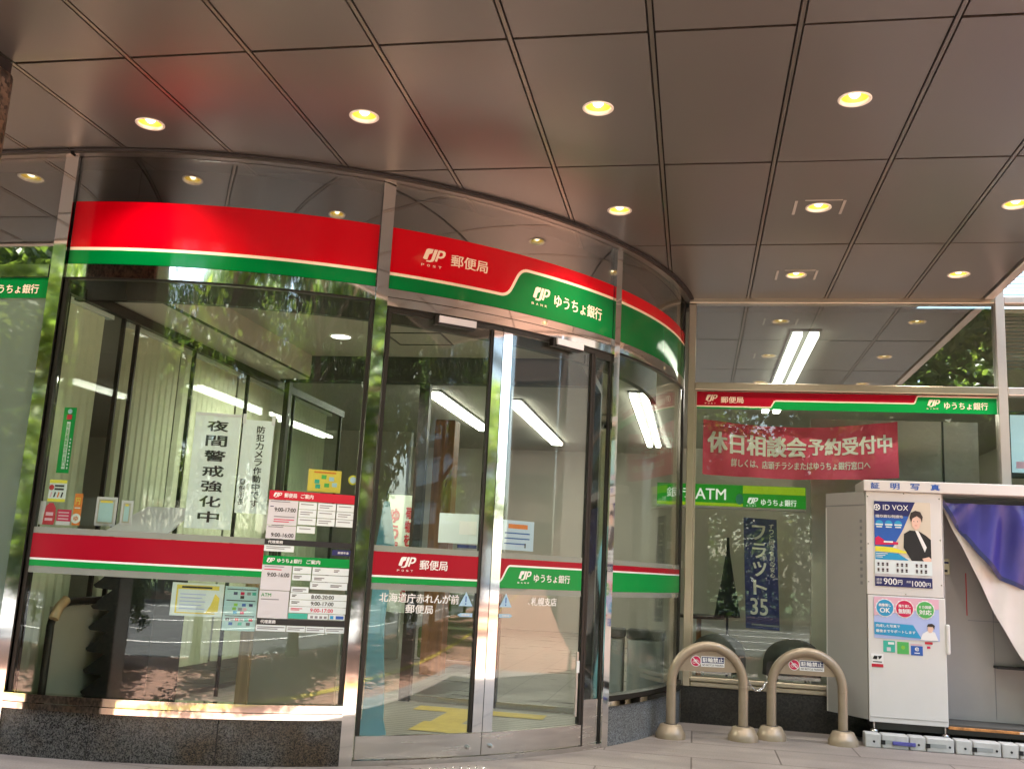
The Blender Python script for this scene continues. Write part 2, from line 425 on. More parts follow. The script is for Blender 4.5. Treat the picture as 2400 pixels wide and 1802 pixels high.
class MB:
    def __init__(s):
        s.v = []; s.f = []; s.m = []; s.sm = []; s.mats = []
    def mi(s, mat):
        if mat not in s.mats:
            s.mats.append(mat)
        return s.mats.index(mat)
    def add(s, vs, fs, mat, smooth=False):
        b = len(s.v)
        s.v += [tuple(v) for v in vs]
        i = s.mi(mat)
        for f in fs:
            s.f.append(tuple(b + k for k in f)); s.m.append(i); s.sm.append(smooth)
        return s
    def box(s, x0, x1, y0, y1, z0, z1, mat, T=None):
        vs = [(x, y, z) for z in (z0, z1) for y in (y0, y1) for x in (x0, x1)]
        if T:
            vs = [T(*v) for v in vs]
        return s.add(vs, [(0, 2, 3, 1), (4, 5, 7, 6), (0, 1, 5, 4), (2, 6, 7, 3), (0, 4, 6, 2), (1, 3, 7, 5)], mat)
    def bbox(s, x0, x1, y0, y1, z0, z1, mat, b=0.005):
        # box with bevelled edges
        bm = bmesh.new()
        bmesh.ops.create_cube(bm, size=1)
        for v in bm.verts:
            v.co = Vector(((x0 + x1) / 2 + v.co.x * (x1 - x0), (y0 + y1) / 2 + v.co.y * (y1 - y0), (z0 + z1) / 2 + v.co.z * (z1 - z0)))
        bmesh.ops.bevel(bm, geom=bm.edges[:], offset=b, segments=2, affect='EDGES', profile=0.5)
        return s.bm(bm, mat)
    def bm(s, bm, mat, smooth=False):
        bm.verts.index_update()
        s.add([v.co[:] for v in bm.verts], [[v.index for v in f.verts] for f in bm.faces], mat, smooth)
        bm.free()
        return s
    def tube(s, pts, r, mat, n=12, cap=True, radii=None):
        pts = [Vector(p) for p in pts]
        rings = []
        prev = None
        for i, p in enumerate(pts):
            a = pts[max(0, i - 1)]; b = pts[min(len(pts) - 1, i + 1)]
            d = (b - a).normalized()
            if prev is None:
                up = Vector((0, 0, 1)) if abs(d.z) < 0.9 else Vector((1, 0, 0))
                x = d.cross(up).normalized()
            else:
                x = (prev - d * prev.dot(d)).normalized()
            prev = x
            y = d.cross(x)
            rr = radii[i] if radii else r
            rings.append([p + x * rr * math.cos(2 * math.pi * k / n) + y * rr * math.sin(2 * math.pi * k / n) for k in range(n)])
        vs = [v for ring in rings for v in ring]
        fs = []
        for i in range(len(pts) - 1):
            for k in range(n):
                fs.append((i * n + k, i * n + (k + 1) % n, (i + 1) * n + (k + 1) % n, (i + 1) * n + k))
        s.add(vs, fs, mat, True)
        if cap:
            s.add(rings[0], [tuple(range(n))[::-1]], mat)
            s.add(rings[-1], [tuple(range(n))], mat)
        return s
    def lathe(s, prof, mat, c=(0, 0, 0), n=32, axis='z', smooth=True):
        vs = []
        for r, h in prof:
            for k in range(n):
                a = 2 * math.pi * k / n
                if axis == 'z':
                    vs.append((c[0] + r * math.cos(a), c[1] + r * math.sin(a), c[2] + h))
                else:
                    vs.append((c[0] + r * math.cos(a), c[1] + h, c[2] + r * math.sin(a)))
        fs = []
        for i in range(len(prof) - 1):
            for k in range(n):
                fs.append((i * n + k, i * n + (k + 1) % n, (i + 1) * n + (k + 1) % n, (i + 1) * n + k))
        return s.add(vs, fs, mat, smooth)
    # ---- prints on a surface S(u, v, d)
    def rect(s, S, ua, ub, va, vb, d, mat, t=0.0, nu=None, nv=1, smooth=True):
        nu = nu or S.n(ua, ub)
        def grid(dd, flip):
            vs = [S(ua + (ub - ua) * i / nu, va + (vb - va) * j / nv, dd) for j in range(nv + 1) for i in range(nu + 1)]
            fs = []
            for j in range(nv):
                for i in range(nu):
                    q = (j * (nu + 1) + i, j * (nu + 1) + i + 1, (j + 1) * (nu + 1) + i + 1, (j + 1) * (nu + 1) + i)
                    fs.append(q[::-1] if flip else q)
            s.add(vs, fs, mat, smooth)
        grid(d, False)
        if t:
            grid(d - t, True)
            for vv, fl in ((va, True), (vb, False)):
                vs = [S(ua + (ub - ua) * i / nu, vv, dd) for dd in (d, d - t) for i in range(nu + 1)]
                fs = []
                for i in range(nu):
                    q = (i, i + 1, nu + 1 + i + 1, nu + 1 + i)
                    fs.append(q[::-1] if fl else q)
                s.add(vs, fs, mat)
            for uu, fl in ((ua, False), (ub, True)):
                vs = [S(uu, va, d), S(uu, vb, d), S(uu, vb, d - t), S(uu, va, d - t)]
                s.add(vs, [(3, 2, 1, 0) if fl else (0, 1, 2, 3)], mat)
        return s
    def text(s, S, body, ua, ub, va, vb, d, mat, bold=0.012, shear=0.0):
        vs, fs = glyphs(body, 0.0)
        b = bold * (vb - va) * 1.15
        n_ = 4 if bold > 0.005 else 1
        for i in range(n_):
            ox, oy = ((-b, -b * .6), (b, b * .6), (-b, b * .6), (b, -b * .6))[i] if n_ == 4 else (0, 0)
            s.add([S(ua + (ub - ua) * x + ox / S.k, va + (vb - va) * y + oy, d + .00012 * i) for x, y in vs], fs, mat)
        return s
    def vtext(s, S, body, ua, ub, va, vb, d, mat, bold=0.02, gap=0.25):
        n = len(body); h = (vb - va) / (n - gap * (1 if n > 1 else 0))
        for i, ch in enumerate(body):
            t1 = vb - i * h
            if ch in 'ー':
                s.rect(S, ua + (ub - ua) * .42, ua + (ub - ua) * .58, t1 - h * (1 - gap), t1, d, mat)
            else:
                s.text(S, ch, ua, ub, t1 - h * (1 - gap), t1, d, mat, bold)
        return s
    def poly(s, S, pts, d, mat):
        s.add([S(u, v, d) for u, v in pts], [tuple(range(len(pts)))], mat)
        return s
    def disc(s, S, u, v, r, d, mat, n=28, ru=None):
        ru = r / S.k if ru is None else ru
        return s.poly(S, [(u + ru * math.cos(2 * math.pi * k / n), v + r * math.sin(2 * math.pi * k / n)) for k in range(n)], d, mat)
    def build(s, name, parent=None):
        me = bpy.data.meshes.new(name)
        ox = Vector((0, 0, 0))
        me.from_pydata([tuple(v) for v in s.v], [], s.f)
        for m in s.mats:
            me.materials.append(m)
        me.polygons.foreach_set("material_index", s.m)
        me.polygons.foreach_set("use_smooth", s.sm)
        me.update()
        o = bpy.data.objects.new(name, me)
        COL.objects.link(o)
        if parent:
            o.parent = parent
            o.matrix_parent_inverse = parent.matrix_world.inverted()
        return o

class Cyl:
    C = (-4.0, 9.265); R = 3.8936; k = 3.8936 * math.pi / 180
    def __call__(s, u, v, d):
        a = R_(u)
        return (s.C[0] + (s.R + d) * math.sin(a), s.C[1] - (s.R + d) * math.cos(a), v)
    def n(s, a, b):
        return max(1, int(abs(b - a) / 0.75 + 0.99))
class Pln:
    k = 1.0
    def __init__(s, o, ux=(1, 0, 0), n=(0, -1, 0), vz=(0, 0, 1)):
        s.o = Vector(o); s.ux = Vector(ux); s.nn = Vector(n); s.vz = Vector(vz)
    def __call__(s, u, v, d):
        return tuple(s.o + s.ux * u + s.vz * v + s.nn * d)
    def n(s, a, b):
        return 1
CY = Cyl()
WY = 8.859
WALL = Pln((0, WY, 0))
LEFT = Pln((0, 5.371, 0))
def front(y):
    return Pln((0, y, 0))

def tag(o, label=None, cat=None, group=None, kind=None):
    if label: o['label'] = label
    if cat: o['category'] = cat
    if group: o['group'] = group
    if kind: o['kind'] = kind
    return o
def thing(name, label, cat, loc=(0, 0, 0), group=None):
    o = bpy.data.objects.new(name, None)
    o.empty_display_size = 0.1
    COL.objects.link(o)
    o.location = loc
    bpy.context.view_layer.update()
    return tag(o, label, cat, group)
def struct(name, mb):
    return tag(mb.build(name), kind='structure')
def move_copy(root, delta, label=None, names=None):
    r = root.copy(); COL.objects.link(r)
    r.location = Vector(root.location) + Vector(delta)
    if label: r['label'] = label
    for ch in root.children:
        c = ch.copy(); COL.objects.link(c); c.parent = r
        for g in ch.children:
            d = g.copy(); COL.objects.link(d); d.parent = c
    return r

# ------------------------------------------------------------------ emblem
def emblem(mb, S, ua, ub, va, vb, d, mat, word=None):
    W = ub - ua
    z0 = va + (vb - va) * (0.26 if word else 0.0)
    H = vb - z0
    def P(pts):
        mb.poly(S, [(ua + W * (x * 0.86 + 0.16 * (y - 0.0)) , z0 + H * y) for x, y in pts], d, mat)
    P([(0.0, .22), (.08, .16), (.22, .16), (.22, .55), (.30, .66), (.35, .66), (.35, 1), (.10, 1), (.02, .92)])
    P([(.40, 1), (.40, .22), (.36, .12), (.20, .10), (.20, 0), (.40, 0), (.52, .07), (.56, .22), (.56, 1)])
    P([(.60, 1), (.60, .12), (.71, .12), (.71, 1)])
    P([(.71, 1), (.71, .86), (.80, .86), (.87, .78), (.87, .62), (.80, .54), (.71, .54), (.71, .40), (.85, .40), (.97, .52), (1.0, .70), (.97, .90), (.87, 1)])
    if word:
        n = len(word)
        for i, ch in enumerate(word):
            a = ua - W * .02 + W * .98 * i / n
            mb.text(S, ch, a, a + W * .12, va, va + (vb - va) * .12, d, mat, 0.02)

# ================================================================== SETTING
g = MB(); g.box(-160, 160, -160, 160, -0.90, -0.56, M['grass']); struct("ground", g)
g = MB(); g.box(-120, 120, -25.0, -4.5, -0.60, -0.50, M['asphalt']); struct("road", g)
g = MB()
for y, wd in ((-5.2, .15), (-8.4, .15), (-11.6, .15), (-14.7, .18), (-18.0, .15), (-21.2, .15), (-24.2, .15)):
    if y in (-11.6, -18.0):
        for k in range(-12, 12):
            g.rect(Pln((0, 0, 0), (1, 0, 0), (0, 0, 1), (0, 1, 0)), k * 10, k * 10 + 5, y - wd / 2, y + wd / 2, -0.496, M['paint'])
    else:
        g.rect(Pln((0, 0, 0), (1, 0, 0), (0, 0, 1), (0, 1, 0)), -110, 110, y - wd / 2, y + wd / 2, -0.496, M['paint'])
struct("road_markings", g)
g = MB(); g.box(-120, 120, -4.3, 2.2, -0.60, -0.38, M['sidewalk']); struct("sidewalk", g)
g = MB(); g.bbox(-120, 120, -4.5, -4.3, -0.60, -0.372, M['concrete'], 0.02); struct("kerb", g)
g = MB(); g.box(-120, 120, -29.0, -25.0, -0.60, -0.38, M['sidewalk']); struct("far_sidewalk", g)
g = MB()
g.box(-40, 4.2, 3.9, WY + 0.05, -0.55, 0.0, M['paving'])
g.add([(-40, 2.2, -0.38), (4.2, 2.2, -0.38), (4.2, 3.9, 0), (-40, 3.9, 0)], [(0, 1, 2, 3)], M['paving'])
struct("entrance_paving", g)
g = MB()
g.box(4.2, 60, 3.9, WY + 0.05, -0.55, 0.0, M['sidewalk'])
g.add([(4.2, 2.2, -0.38), (60, 2.2, -0.38), (60, 3.9, 0), (4.2, 3.9, 0)], [(0, 1, 2, 3)], M['sidewalk'])
struct("side_pavement", g)
g = MB()
for a, b, y0, y1 in ((4, 60, 0.2, 0.5), (4, 60, 0.5, 0.55)):
    pass
g.rect(Pln((0, 0, 0), (1, 0, 0), (0, 0, 1), (0, 1, 0)), -60, 60, 0.55, 0.85, -0.375, M['tact'])
struct("tactile_line", g)

# --- ceiling of the canopy
CZ = 3.71
X0, SX, SY = 1.10883, 0.675567, 1.53605
cols = [X0 - k * SX for k in range(-1, 13)]            # right to left
rows = [WY - j * SY for j in range(0, 4)] + [3.65]
light_xy = [(.782 - 1.346 * k, 5.0) for k in range(6)] + [(2.035, 5.0), (-.561, 6.56), (.782, 6.56), (2.022, 6.56), (.784, 8.1), (2.046, 8.1)]
LR = 0.075
g = MB()
xs = [2.42] + cols
for i in range(len(xs) - 1):
    xb, xa = xs[i], xs[i + 1]
    for j in range(len(rows) - 1):
        yb, ya = rows[j], rows[j + 1]
        a0, a1, b0, b1 = xa + .019, xb - .019, ya + .010, yb - .010
        tx, ty = random.uniform(-.0022, .0022), random.uniform(-.0022, .0022)
        cx, cyy = (a0 + a1) / 2, (b0 + b1) / 2
        zf = lambda x, y: CZ + (x - cx) * tx + (y - cyy) * ty
        L = [l for l in light_xy if a0 < l[0] < a1 and b0 < l[1] < b1]
        bm = bmesh.new()
        ov = [bm.verts.new((x, y, zf(x, y))) for x, y in ((a0, b0), (a1, b0), (a1, b1), (a0, b1))]
        es = [bm.edges.new((ov[k], ov[(k + 1) % 4])) for k in range(4)]
        for l in L:
            iv = [bm.verts.new((l[0] + LR * math.cos(t * math.pi / 14), l[1] + LR * math.sin(t * math.pi / 14), zf(l[0], l[1]))) for t in range(28)]
            es += [bm.edges.new((iv[k], iv[(k + 1) % 28])) for k in range(28)]
        bmesh.ops.triangle_fill(bm, use_beauty=True, use_dissolve=False, edges=es)
        for f in bm.faces:
            if f.normal.z > 0:
                f.normal_flip()
        g.bm(bm, M['ceil'])
        # turned-up edges of the panel
        for (p, q) in (((a0, b0), (a1, b0)), ((a1, b0), (a1, b1)), ((a1, b1), (a0, b1)), ((a0, b1), (a0, b0))):
            g.add([(p[0], p[1], zf(*p)), (q[0], q[1], zf(*q)), (q[0], q[1], CZ + .03), (p[0], p[1], CZ + .03)], [(0, 1, 2, 3)], M['strip'])
    if i > 0:
        g.box(xb - .0095, xb + .0095, 3.66, WY - .03, CZ - .001, CZ + .006, M['strip'])
def tiled(y):
    pass
g.box(xs[-1], 2.42, 3.65, WY, CZ + .28, CZ + .30, M['gap'])  # unseen slab added over the panels to keep light out
# dark backing over the joints (between lights), in strips
for i in range(len(xs)):
    g.box(xs[i] - .026, xs[i] + .026, 3.65, WY, CZ + .03, CZ + .034, M['gap'])
for y in rows:
    for i in range(len(xs) - 1):
        g.box(xs[i + 1] + .026, xs[i] - .026, y - .022, y + .022, CZ + .03, CZ + .034, M['gap'])
struct("canopy_ceiling", g)
# fascia around the canopy
g = MB()
g.bbox(2.424, 2.50, 3.60, WY - .07, CZ - .012, CZ + .6, M['pale'], .006)
g.bbox(-8.0, 2.424, 3.58, 3.648, CZ - .012, CZ + .6, M['pale'], .006)
tag(g.build("canopy_fascia"), "pale metal edge trim running round the brown canopy ceiling", "canopy trim")

# curved top channel at the glass
g = MB()
g.rect(CY, 0.4, 83.6, CZ - .028, CZ - .004, .055, M['strip'], t=.05)
g.rect(CY, 0.2, 83.8, CZ - .012, CZ - .002, .085, M['gap'], t=.03)
g.box(-7.5, -4.0, 5.371 - .055, 5.371, CZ - .028, CZ - .004, M['strip'])
g.box(-7.5, -4.0, 5.371 - .085, 5.371 - .055, CZ - .012, CZ - .002, M['gap'])
tag(g.build("ceiling_channel"), "curved metal channel where the entrance glass meets the brown ceiling", "trim")

# --- unseen building mass added above to block the sky
g = MB()
g.box(-40, 2.42, 3.7, 40, CZ + .62, 26, M['stonewall'])
tag(g.build("sky_blocking_storeys"), "unseen stone faced storeys added above the canopy to block the sky", "building")

# ================================================================== DOWNLIGHTS
GRP_L = "lit downlights in the canopy ceiling"
def downlight(x, y, label, bracket=False):
    t = thing("downlight", label, "downlight", (x, y, CZ), GRP_L)
    a = MB(); a.lathe([(LR - .006, .012), (LR - .004, -.003), (LR + .006, -.007), (LR + .011, -.003), (LR + .011, .0)], M['trim'], (x, y, CZ), 40); a.build("trim_ring", t)
    a = MB(); a.lathe([(LR - .005, .008), (.066, .05), (.045, .10), (.0, .115)], M['refl'], (x, y, CZ), 40); a.build("reflector", t)
    a = MB(); a.lathe([(0, .006), (.016, .009), (.028, .022), (.031, .04), (.026, .075), (.015, .108)], M['bulb'], (x, y, CZ), 24); a.build("bulb", t)
    ld = bpy.data.lights.new("downlight_beam", 'SPOT')
    ld.energy = 8.5; ld.color = (1.0, 0.89, 0.74); ld.spot_size = R_(120); ld.spot_blend = 0.7; ld.shadow_soft_size = 0.05
    lo = bpy.data.objects.new("beam", ld); COL.objects.link(lo); lo.parent = t; lo.location = (0, 0, -.012)
    if bracket:
        a = MB()
        for sx in (-1, 1):
            a.box(x + sx * .155 - .009, x + sx * .155 + .009, y - .13, y + .12, CZ - .0045, CZ - .001, M['pale'])
        a.box(x - .10, x + .14, y - .145, y - .133, CZ - .0045, CZ - .001, M['pale'])
        a.build("mounting_plate", t)
    return t
names = ["front row downlight above the photo booth, farthest from the red band",
         "front row downlight above the green part of the emblem band",
         "front row downlight above the post where the plain red band ends",
         "front row downlight above the granite pillar end of the plain red band",
         "front row downlight above the frosted window beside the granite pillar",
         "front row downlight farthest along the frosted window, beyond the granite pillar",
         "front row downlight nearest the open end of the canopy",
         "downlight close to the curved ceiling channel above the bend of the glass",
         "second row downlight framed by a wide pale mounting plate",
         "second row downlight nearest the open end of the canopy",
         "downlight with thin mounting plate closest to the flat window's top rail",
         "rear row downlight in the corner between canopy edge and window mullion"]
for i, (x, y) in enumerate(light_xy):
    downlight(x, y, names[i], bracket=i in (8, 10))

# ================================================================== CURVED ENTRANCE
ent = thing("curved_entrance", "curved glass entrance with sliding doors, steel posts and granite base", "shop entrance", (-1.4, 6.5, 0))
def post(th, wdeg, z0, z1, mat=None, out_=.03, inn=.07):
    a = MB()
    a.rect(CY, th - wdeg / 2, th + wdeg / 2, z0, z1, out_, mat or M['chrome'], t=out_ + inn, nu=1, smooth=False)
    return a.build("post", ent)
post(0.0, 1.35, 0.0, CZ - .03)
post(30.3, 1.15, 0.0, CZ - .03)
post(59.9, 1.05, 0.0, CZ - .03)
def pane(a, b, z0, z1, name="glass_pane", mat=None):
    m = MB(); m.rect(CY, a, b, z0, z1, 0.0, mat or M['glass'], t=.012, nv=1)
    return m.build(name, ent)
for a, b in ((.75, 29.7), (30.9, 59.35), (60.5, 83.6)):
    pane(a, b, 2.958, CZ - .03, "transom_pane", M['coated'])
pane(.75, 29.7, .345, 2.868)
pane(60.5, 83.6, .345, 2.868)
for a, b, z1, d_, t_ in ((29.35, 29.68, 2.868, .006, .03), (.78, 1.1, 2.868, .006, .03), (60.45, 60.75, 2.868, .006, .03), (83.3, 83.9, CZ - .03, .012, .05)):
    m = MB(); m.rect(CY, a, b, .35, z1, d_, M['dark'], t=t_); m.build("glazing_bead", ent)
for a, b in ((.70, 29.72), (30.88, 59.37), (60.43, 83.6)):
    m = MB()
    z0 = 2.87 if a < 30 or a > 60 else 2.84
    m.rect(CY, a, b, z0, 2.954, .012, M['chrome'], t=.06)
    m.rect(CY, a, b, z0 - .012, z0 - .001, .006, M['dark'], t=.04)
    if a > 30 and a < 60:
        m.rect(CY, a, b, 2.895, 2.90, .013, M['dark'], t=.001)
    m.build("head_rail", ent)
m = MB(); m.rect(CY, .70, 29.72, .300, .345, .030, M['chrome'], t=.09); m.rect(CY, .70, 29.72, .262, .297, .042, M['chrome'], t=.09)
m.build("sill", ent)
m = MB(); m.rect(CY, 60.43, 83.9, .310, .345, .030, M['dark'], t=.09); m.rect(CY, 60.43, 83.9, .275, .307, .040, M['chrome'], t=.09)
m.build("sill", ent)
m = MB()
for a, b in ((0.4, 8.6), (8.68, 19.3), (19.38, 29.7)):
    m.rect(CY, a, b, 0.0, .258, .022, M['granite'], t=.08)
m.rect(CY, .4, 29.7, .0, .25, .016, M['gap'], t=.07)
m.build("granite_base", ent)
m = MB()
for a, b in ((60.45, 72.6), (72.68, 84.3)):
    m.rect(CY, a, b, 0.0, .272, .022, M['granite_lit'], t=.08)
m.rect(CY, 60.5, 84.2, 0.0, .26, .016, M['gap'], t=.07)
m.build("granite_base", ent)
# bulkhead behind the transom
m = MB(); m.rect(CY, -1, 90, 2.80, CZ, -.28, M['bulk'], t=.05); m.build("bulkhead", ent)
# doors
def door(a, b, meet):
    d = MB()
    st = 1.05
    l, r = (a, b - st) if meet == 'r' else (a + st, b)
    d.rect(CY, a + .3, b - .3, .17, 2.80, -.004, M['glass'], t=.010)
    o = d.build("door", ent)
    d = MB(); d.rect(CY, a, b, .035, .168, .012, M['steel'], t=.035); d.build("bottom_rail", o)
    d = MB()
    if meet == 'r':
        d.rect(CY, b - st, b, .172, 2.795, .014, M['chrome'], t=.04, nu=1, smooth=False)
        d.rect(CY, b - st - .25, b - st - .02, .172, 2.795, .006, M['dark'], t=.03)
        d.rect(CY, a, a + .35, .172, 2.795, .008, M['dark'], t=.03)
    else:
        d.rect(CY, a, a + st, .172, 2.795, .014, M['chrome'], t=.04, nu=1, smooth=False)
        d.rect(CY, b - .35, b, .172, 2.795, .008, M['dark'], t=.03)
    d.build("stile", o)
    d = MB(); d.rect(CY, a, b, 2.798, 2.825, .010, M['dark'], t=.03); d.build("top_rail", o)
    d = MB()
    u = b - 1.4 if meet == 'r' else a + 1.0
    c = CY(u, .085, .012); n_ = Vector((math.sin(R_(u)), -math.cos(R_(u)), 0))
    d.tube([c, tuple(Vector(c) + n_ * .018)], .014, M['steel'], 16); d.tube([tuple(Vector(c) + n_ * .018), tuple(Vector(c) + n_ * .03)], .010, M['chrome'], 12)
    d.build("lock", o)
    if meet == 'l':
        d = MB(); d.rect(CY, 54.9, 55.15, .23, .66, .03, M['pale'], t=.012); d.rect(CY, 54.85, 55.25, .52, .60, .034, M['white'], t=.006); d.build("pull_handle", o)
    return o
door(31.1, 43.38, 'r')
door(43.46, 56.2, 'l')
m = MB()
m.rect(CY, 56.3, 56.6, .03, 2.825, .006, M['dark'], t=.02); m.rect(CY, 59.15, 59.35, .03, 2.825, .006, M['dark'], t=.02)
m.rect(CY, 56.6, 59.15, 2.78, 2.825, .006, M['dark'], t=.06)
sf = m.build("sidelight_frame", ent)
m = MB(); m.rect(CY, 56.6, 59.15, .33, 2.78, -.01, M['glass'], t=.01); m.build("sidelight_pane", sf)
m = MB(); m.rect(CY, 56.6, 59.15, .03, .33, .0, M['steel'], t=.02); m.build("kick_plate", sf)
m = MB(); m.rect(CY, 30.9, 59.4, .0, .03, .03, M['steel'], t=.12); m.build("threshold", ent)

# door sensors
for a, b, z0, z1, lab in ((35.95, 39.8, 2.755, 2.812, "white door sensor bar above the door with the red band"),
                          (49.6, 53.4, 2.765, 2.822, "white door sensor bar above the door with the green band")):
    t = thing("door_sensor", lab, "sensor", CY((a + b) / 2, z0, .05), "sensors above the sliding doors")
    m = MB(); m.rect(CY, a, b, z0 + .012, z1, .075, M['sheetg'], t=.055, nu=1); m.build("housing", t)
    m = MB(); m.rect(CY, a, b, z0, z0 + .011, .070, M['black'], t=.05, nu=1); m.rect(CY, a - .35, a - .01, z0, z1, .06, M['dark'], t=.045, nu=1); m.build("lens_strip", t)

# ---------------------------------------------------------------- printed band with stepped stripe
def stripe_path(ua, ub, steps, base, k, r=0.03, n=6):
    # steps: (u_a, v_a, u_b, v_b) slanted rise; returns polyline (u, v)
    pts = [(ua, base)]
    for (xa, va, xb, vb) in steps:
        # rounded corners
        for (cx, cv, px, pv, qx, qv) in ((xa, va, xa - r * 2 / k, va, xa + (xb - xa) * .3, va + (vb - va) * .3),
                                         (xb, vb, xa + (xb - xa) * .7, va + (vb - va) * .7, xb + r * 2 / k, vb)):
            for i in range(n + 1):
                t = i / n
                pts.append(((1 - t) ** 2 * px + 2 * t * (1 - t) * cx + t * t * qx, (1 - t) ** 2 * pv + 2 * t * (1 - t) * cv + t * t * qv))
    pts.append((ub, pts[-1][1]))
    # densify
    o = [pts[0]]
    for p, q in zip(pts, pts[1:]):
        L = abs(q[0] - p[0]) * k
        m = max(1, int(L / .06))
        for i in range(1, m + 1):
            o.append((p[0] + (q[0] - p[0]) * i / m, p[1] + (q[1] - p[1]) * i / m))
    return o
def band(S, path, top, bot, hw, d, mr, mw, mg, root):
    n = len(path)
    up, dn = [], []
    for i in range(n):
        a = path[max(0, i - 1)]; b = path[min(n - 1, i + 1)]
        dx, dy = (b[0] - a[0]) * S.k, b[1] - a[1]
        L = math.hypot(dx, dy) or 1
        nx, ny = -dy / L, dx / L
        up.append((path[i][0] + nx * hw / S.k, path[i][1] + ny * hw))
        dn.append((path[i][0] - nx * hw / S.k, path[i][1] - ny * hw))
    def strip(lo, hi, mat, name):
        m = MB()
        for dd, fl in ((d, False), (d - .003, True)):
            vs = [S(u, v, dd) for u, v in lo] + [S(u, v, dd) for u, v in hi]
            fs = [(i, i + 1, n + i + 1, n + i) for i in range(n - 1)]
            m.add(vs, [f[::-1] for f in fs] if fl else fs, mat, True)
        m.build(name, root)
    strip(up, [(u, top) for u, v in up], mr, "red_panel")
    strip(dn, up, mw, "white_stripe")
    strip([(u, bot) for u, v in dn], dn, mg, "green_panel")

UZ0, UZ1 = 2.958, 3.374
kk = CY.k
b1 = thing("fascia_sign", "plain curved red and green band sign without any emblem, wide red part", "shop sign", CY(15, UZ0, 0), "red and green fascia signs")
band(CY, stripe_path(.85, 29.65, [], 3.058, kk), UZ1, UZ0, .010, .008, M['red'], M['cream'], M['green'], b1)
b2 = thing("fascia_sign", "curved band sign with two pale emblems above the sliding doors", "shop sign", CY(45, UZ0, 0), "red and green fascia signs")
band(CY, stripe_path(30.95, 59.3, [(43.7, 3.058, 45.2, 3.270)], 3.058, kk), UZ1, UZ0, .010, .008, M['red'], M['cream'], M['green'], b2)
m = MB(); emblem(m, CY, 34.05, 36.5, 3.147, 3.272, .0095, M['cream'], "POST"); m.build("emblem", b2)
m = MB(); m.text(CY, "郵便局", 37.1, 41.15, 3.18, 3.262, .0095, M['cream'], .014); m.build("lettering", b2)
m = MB(); emblem(m, CY, 46.75, 49.15, 3.040, 3.172, .0095, M['cream'], "BANK"); m.build("emblem", b2)
m = MB(); m.text(CY, "ゆうちょ銀行", 49.75, 57.2, 3.062, 3.155, .0095, M['cream'], .014); m.build("lettering", b2)
b3 = thing("fascia_sign", "short curved band sign at the bend by the corner post, mostly green without emblem", "shop sign", CY(72, UZ0, 0), "red and green fascia signs")
band(CY, stripe_path(60.5, 83.3, [], 3.270, kk), UZ1, UZ0, .010, .008, M['red'], M['cream'], M['green'], b3)

# ---------------------------------------------------------------- lower safety bands
LZ0, LZ1 = 1.075, 1.268
def grey_edges(S, a, b, root, d):
    m = MB(); m.rect(S, a, b, LZ1 + .001, LZ1 + .038, d, M['haze'], t=.001); m.rect(S, a, b, LZ0 - .04, LZ0 - .001, d, M['haze'], t=.001)
    m.build("grey_border", root)
c1 = thing("safety_band", "long plain red and green sticker band below the hanging posters", "window sticker band", CY(11, LZ0, 0), "red and green bands at waist height")
band(CY, stripe_path(.9, 21.7, [], 1.117, kk), LZ1, LZ0, .006, .004, M['redlow'], M['white'], M['greenlow'], c1); grey_edges(CY, .9, 21.7, c1, .003)
c2 = thing("safety_band", "red sticker band with post emblem across a sliding door", "window sticker band", CY(37, LZ0, 0), "red and green bands at waist height")
band(CY, stripe_path(31.5, 42.1, [], 1.117, kk), LZ1, LZ0, .006, .0005, M['redlow'], M['white'], M['greenlow'], c2); grey_edges(CY, 31.5, 42.1, c2, .0)
m = MB(); emblem(m, CY, 33.85, 35.65, 1.152, 1.242, .002, M['white'], "POST"); m.build("emblem", c2)
m = MB(); m.text(CY, "郵便局", 36.0, 38.8, 1.168, 1.228, .002, M['white'], .014); m.build("lettering", c2)
c3 = thing("safety_band", "mostly green sticker band with bank emblem across a sliding door", "window sticker band", CY(50, LZ0, 0), "red and green bands at waist height")
band(CY, stripe_path(44.55, 55.6, [(44.75, 1.117, 45.55, 1.222)], 1.117, kk, r=.008), LZ1, LZ0, .006, .0005, M['redlow'], M['white'], M['greenlow'], c3); grey_edges(CY, 44.55, 55.6, c3, .0)
m = MB(); emblem(m, CY, 46.8, 48.5, 1.110, 1.192, .002, M['white'], "BANK"); m.build("emblem", c3)
m = MB(); m.text(CY, "ゆうちょ銀行", 48.8, 53.8, 1.122, 1.176, .002, M['white'], .014); m.build("lettering", c3)
c4 = thing("safety_band", "plain green sticker band with red top edge in front of the grey bins", "window sticker band", CY(70, LZ0, 0), "red and green bands at waist height")
band(CY, stripe_path(60.8, 83.2, [], 1.222, kk), LZ1, LZ0, .006, .004, M['redlow'], M['white'], M['greenlow'], c4); grey_edges(CY, 60.8, 83.2, c4, .003)

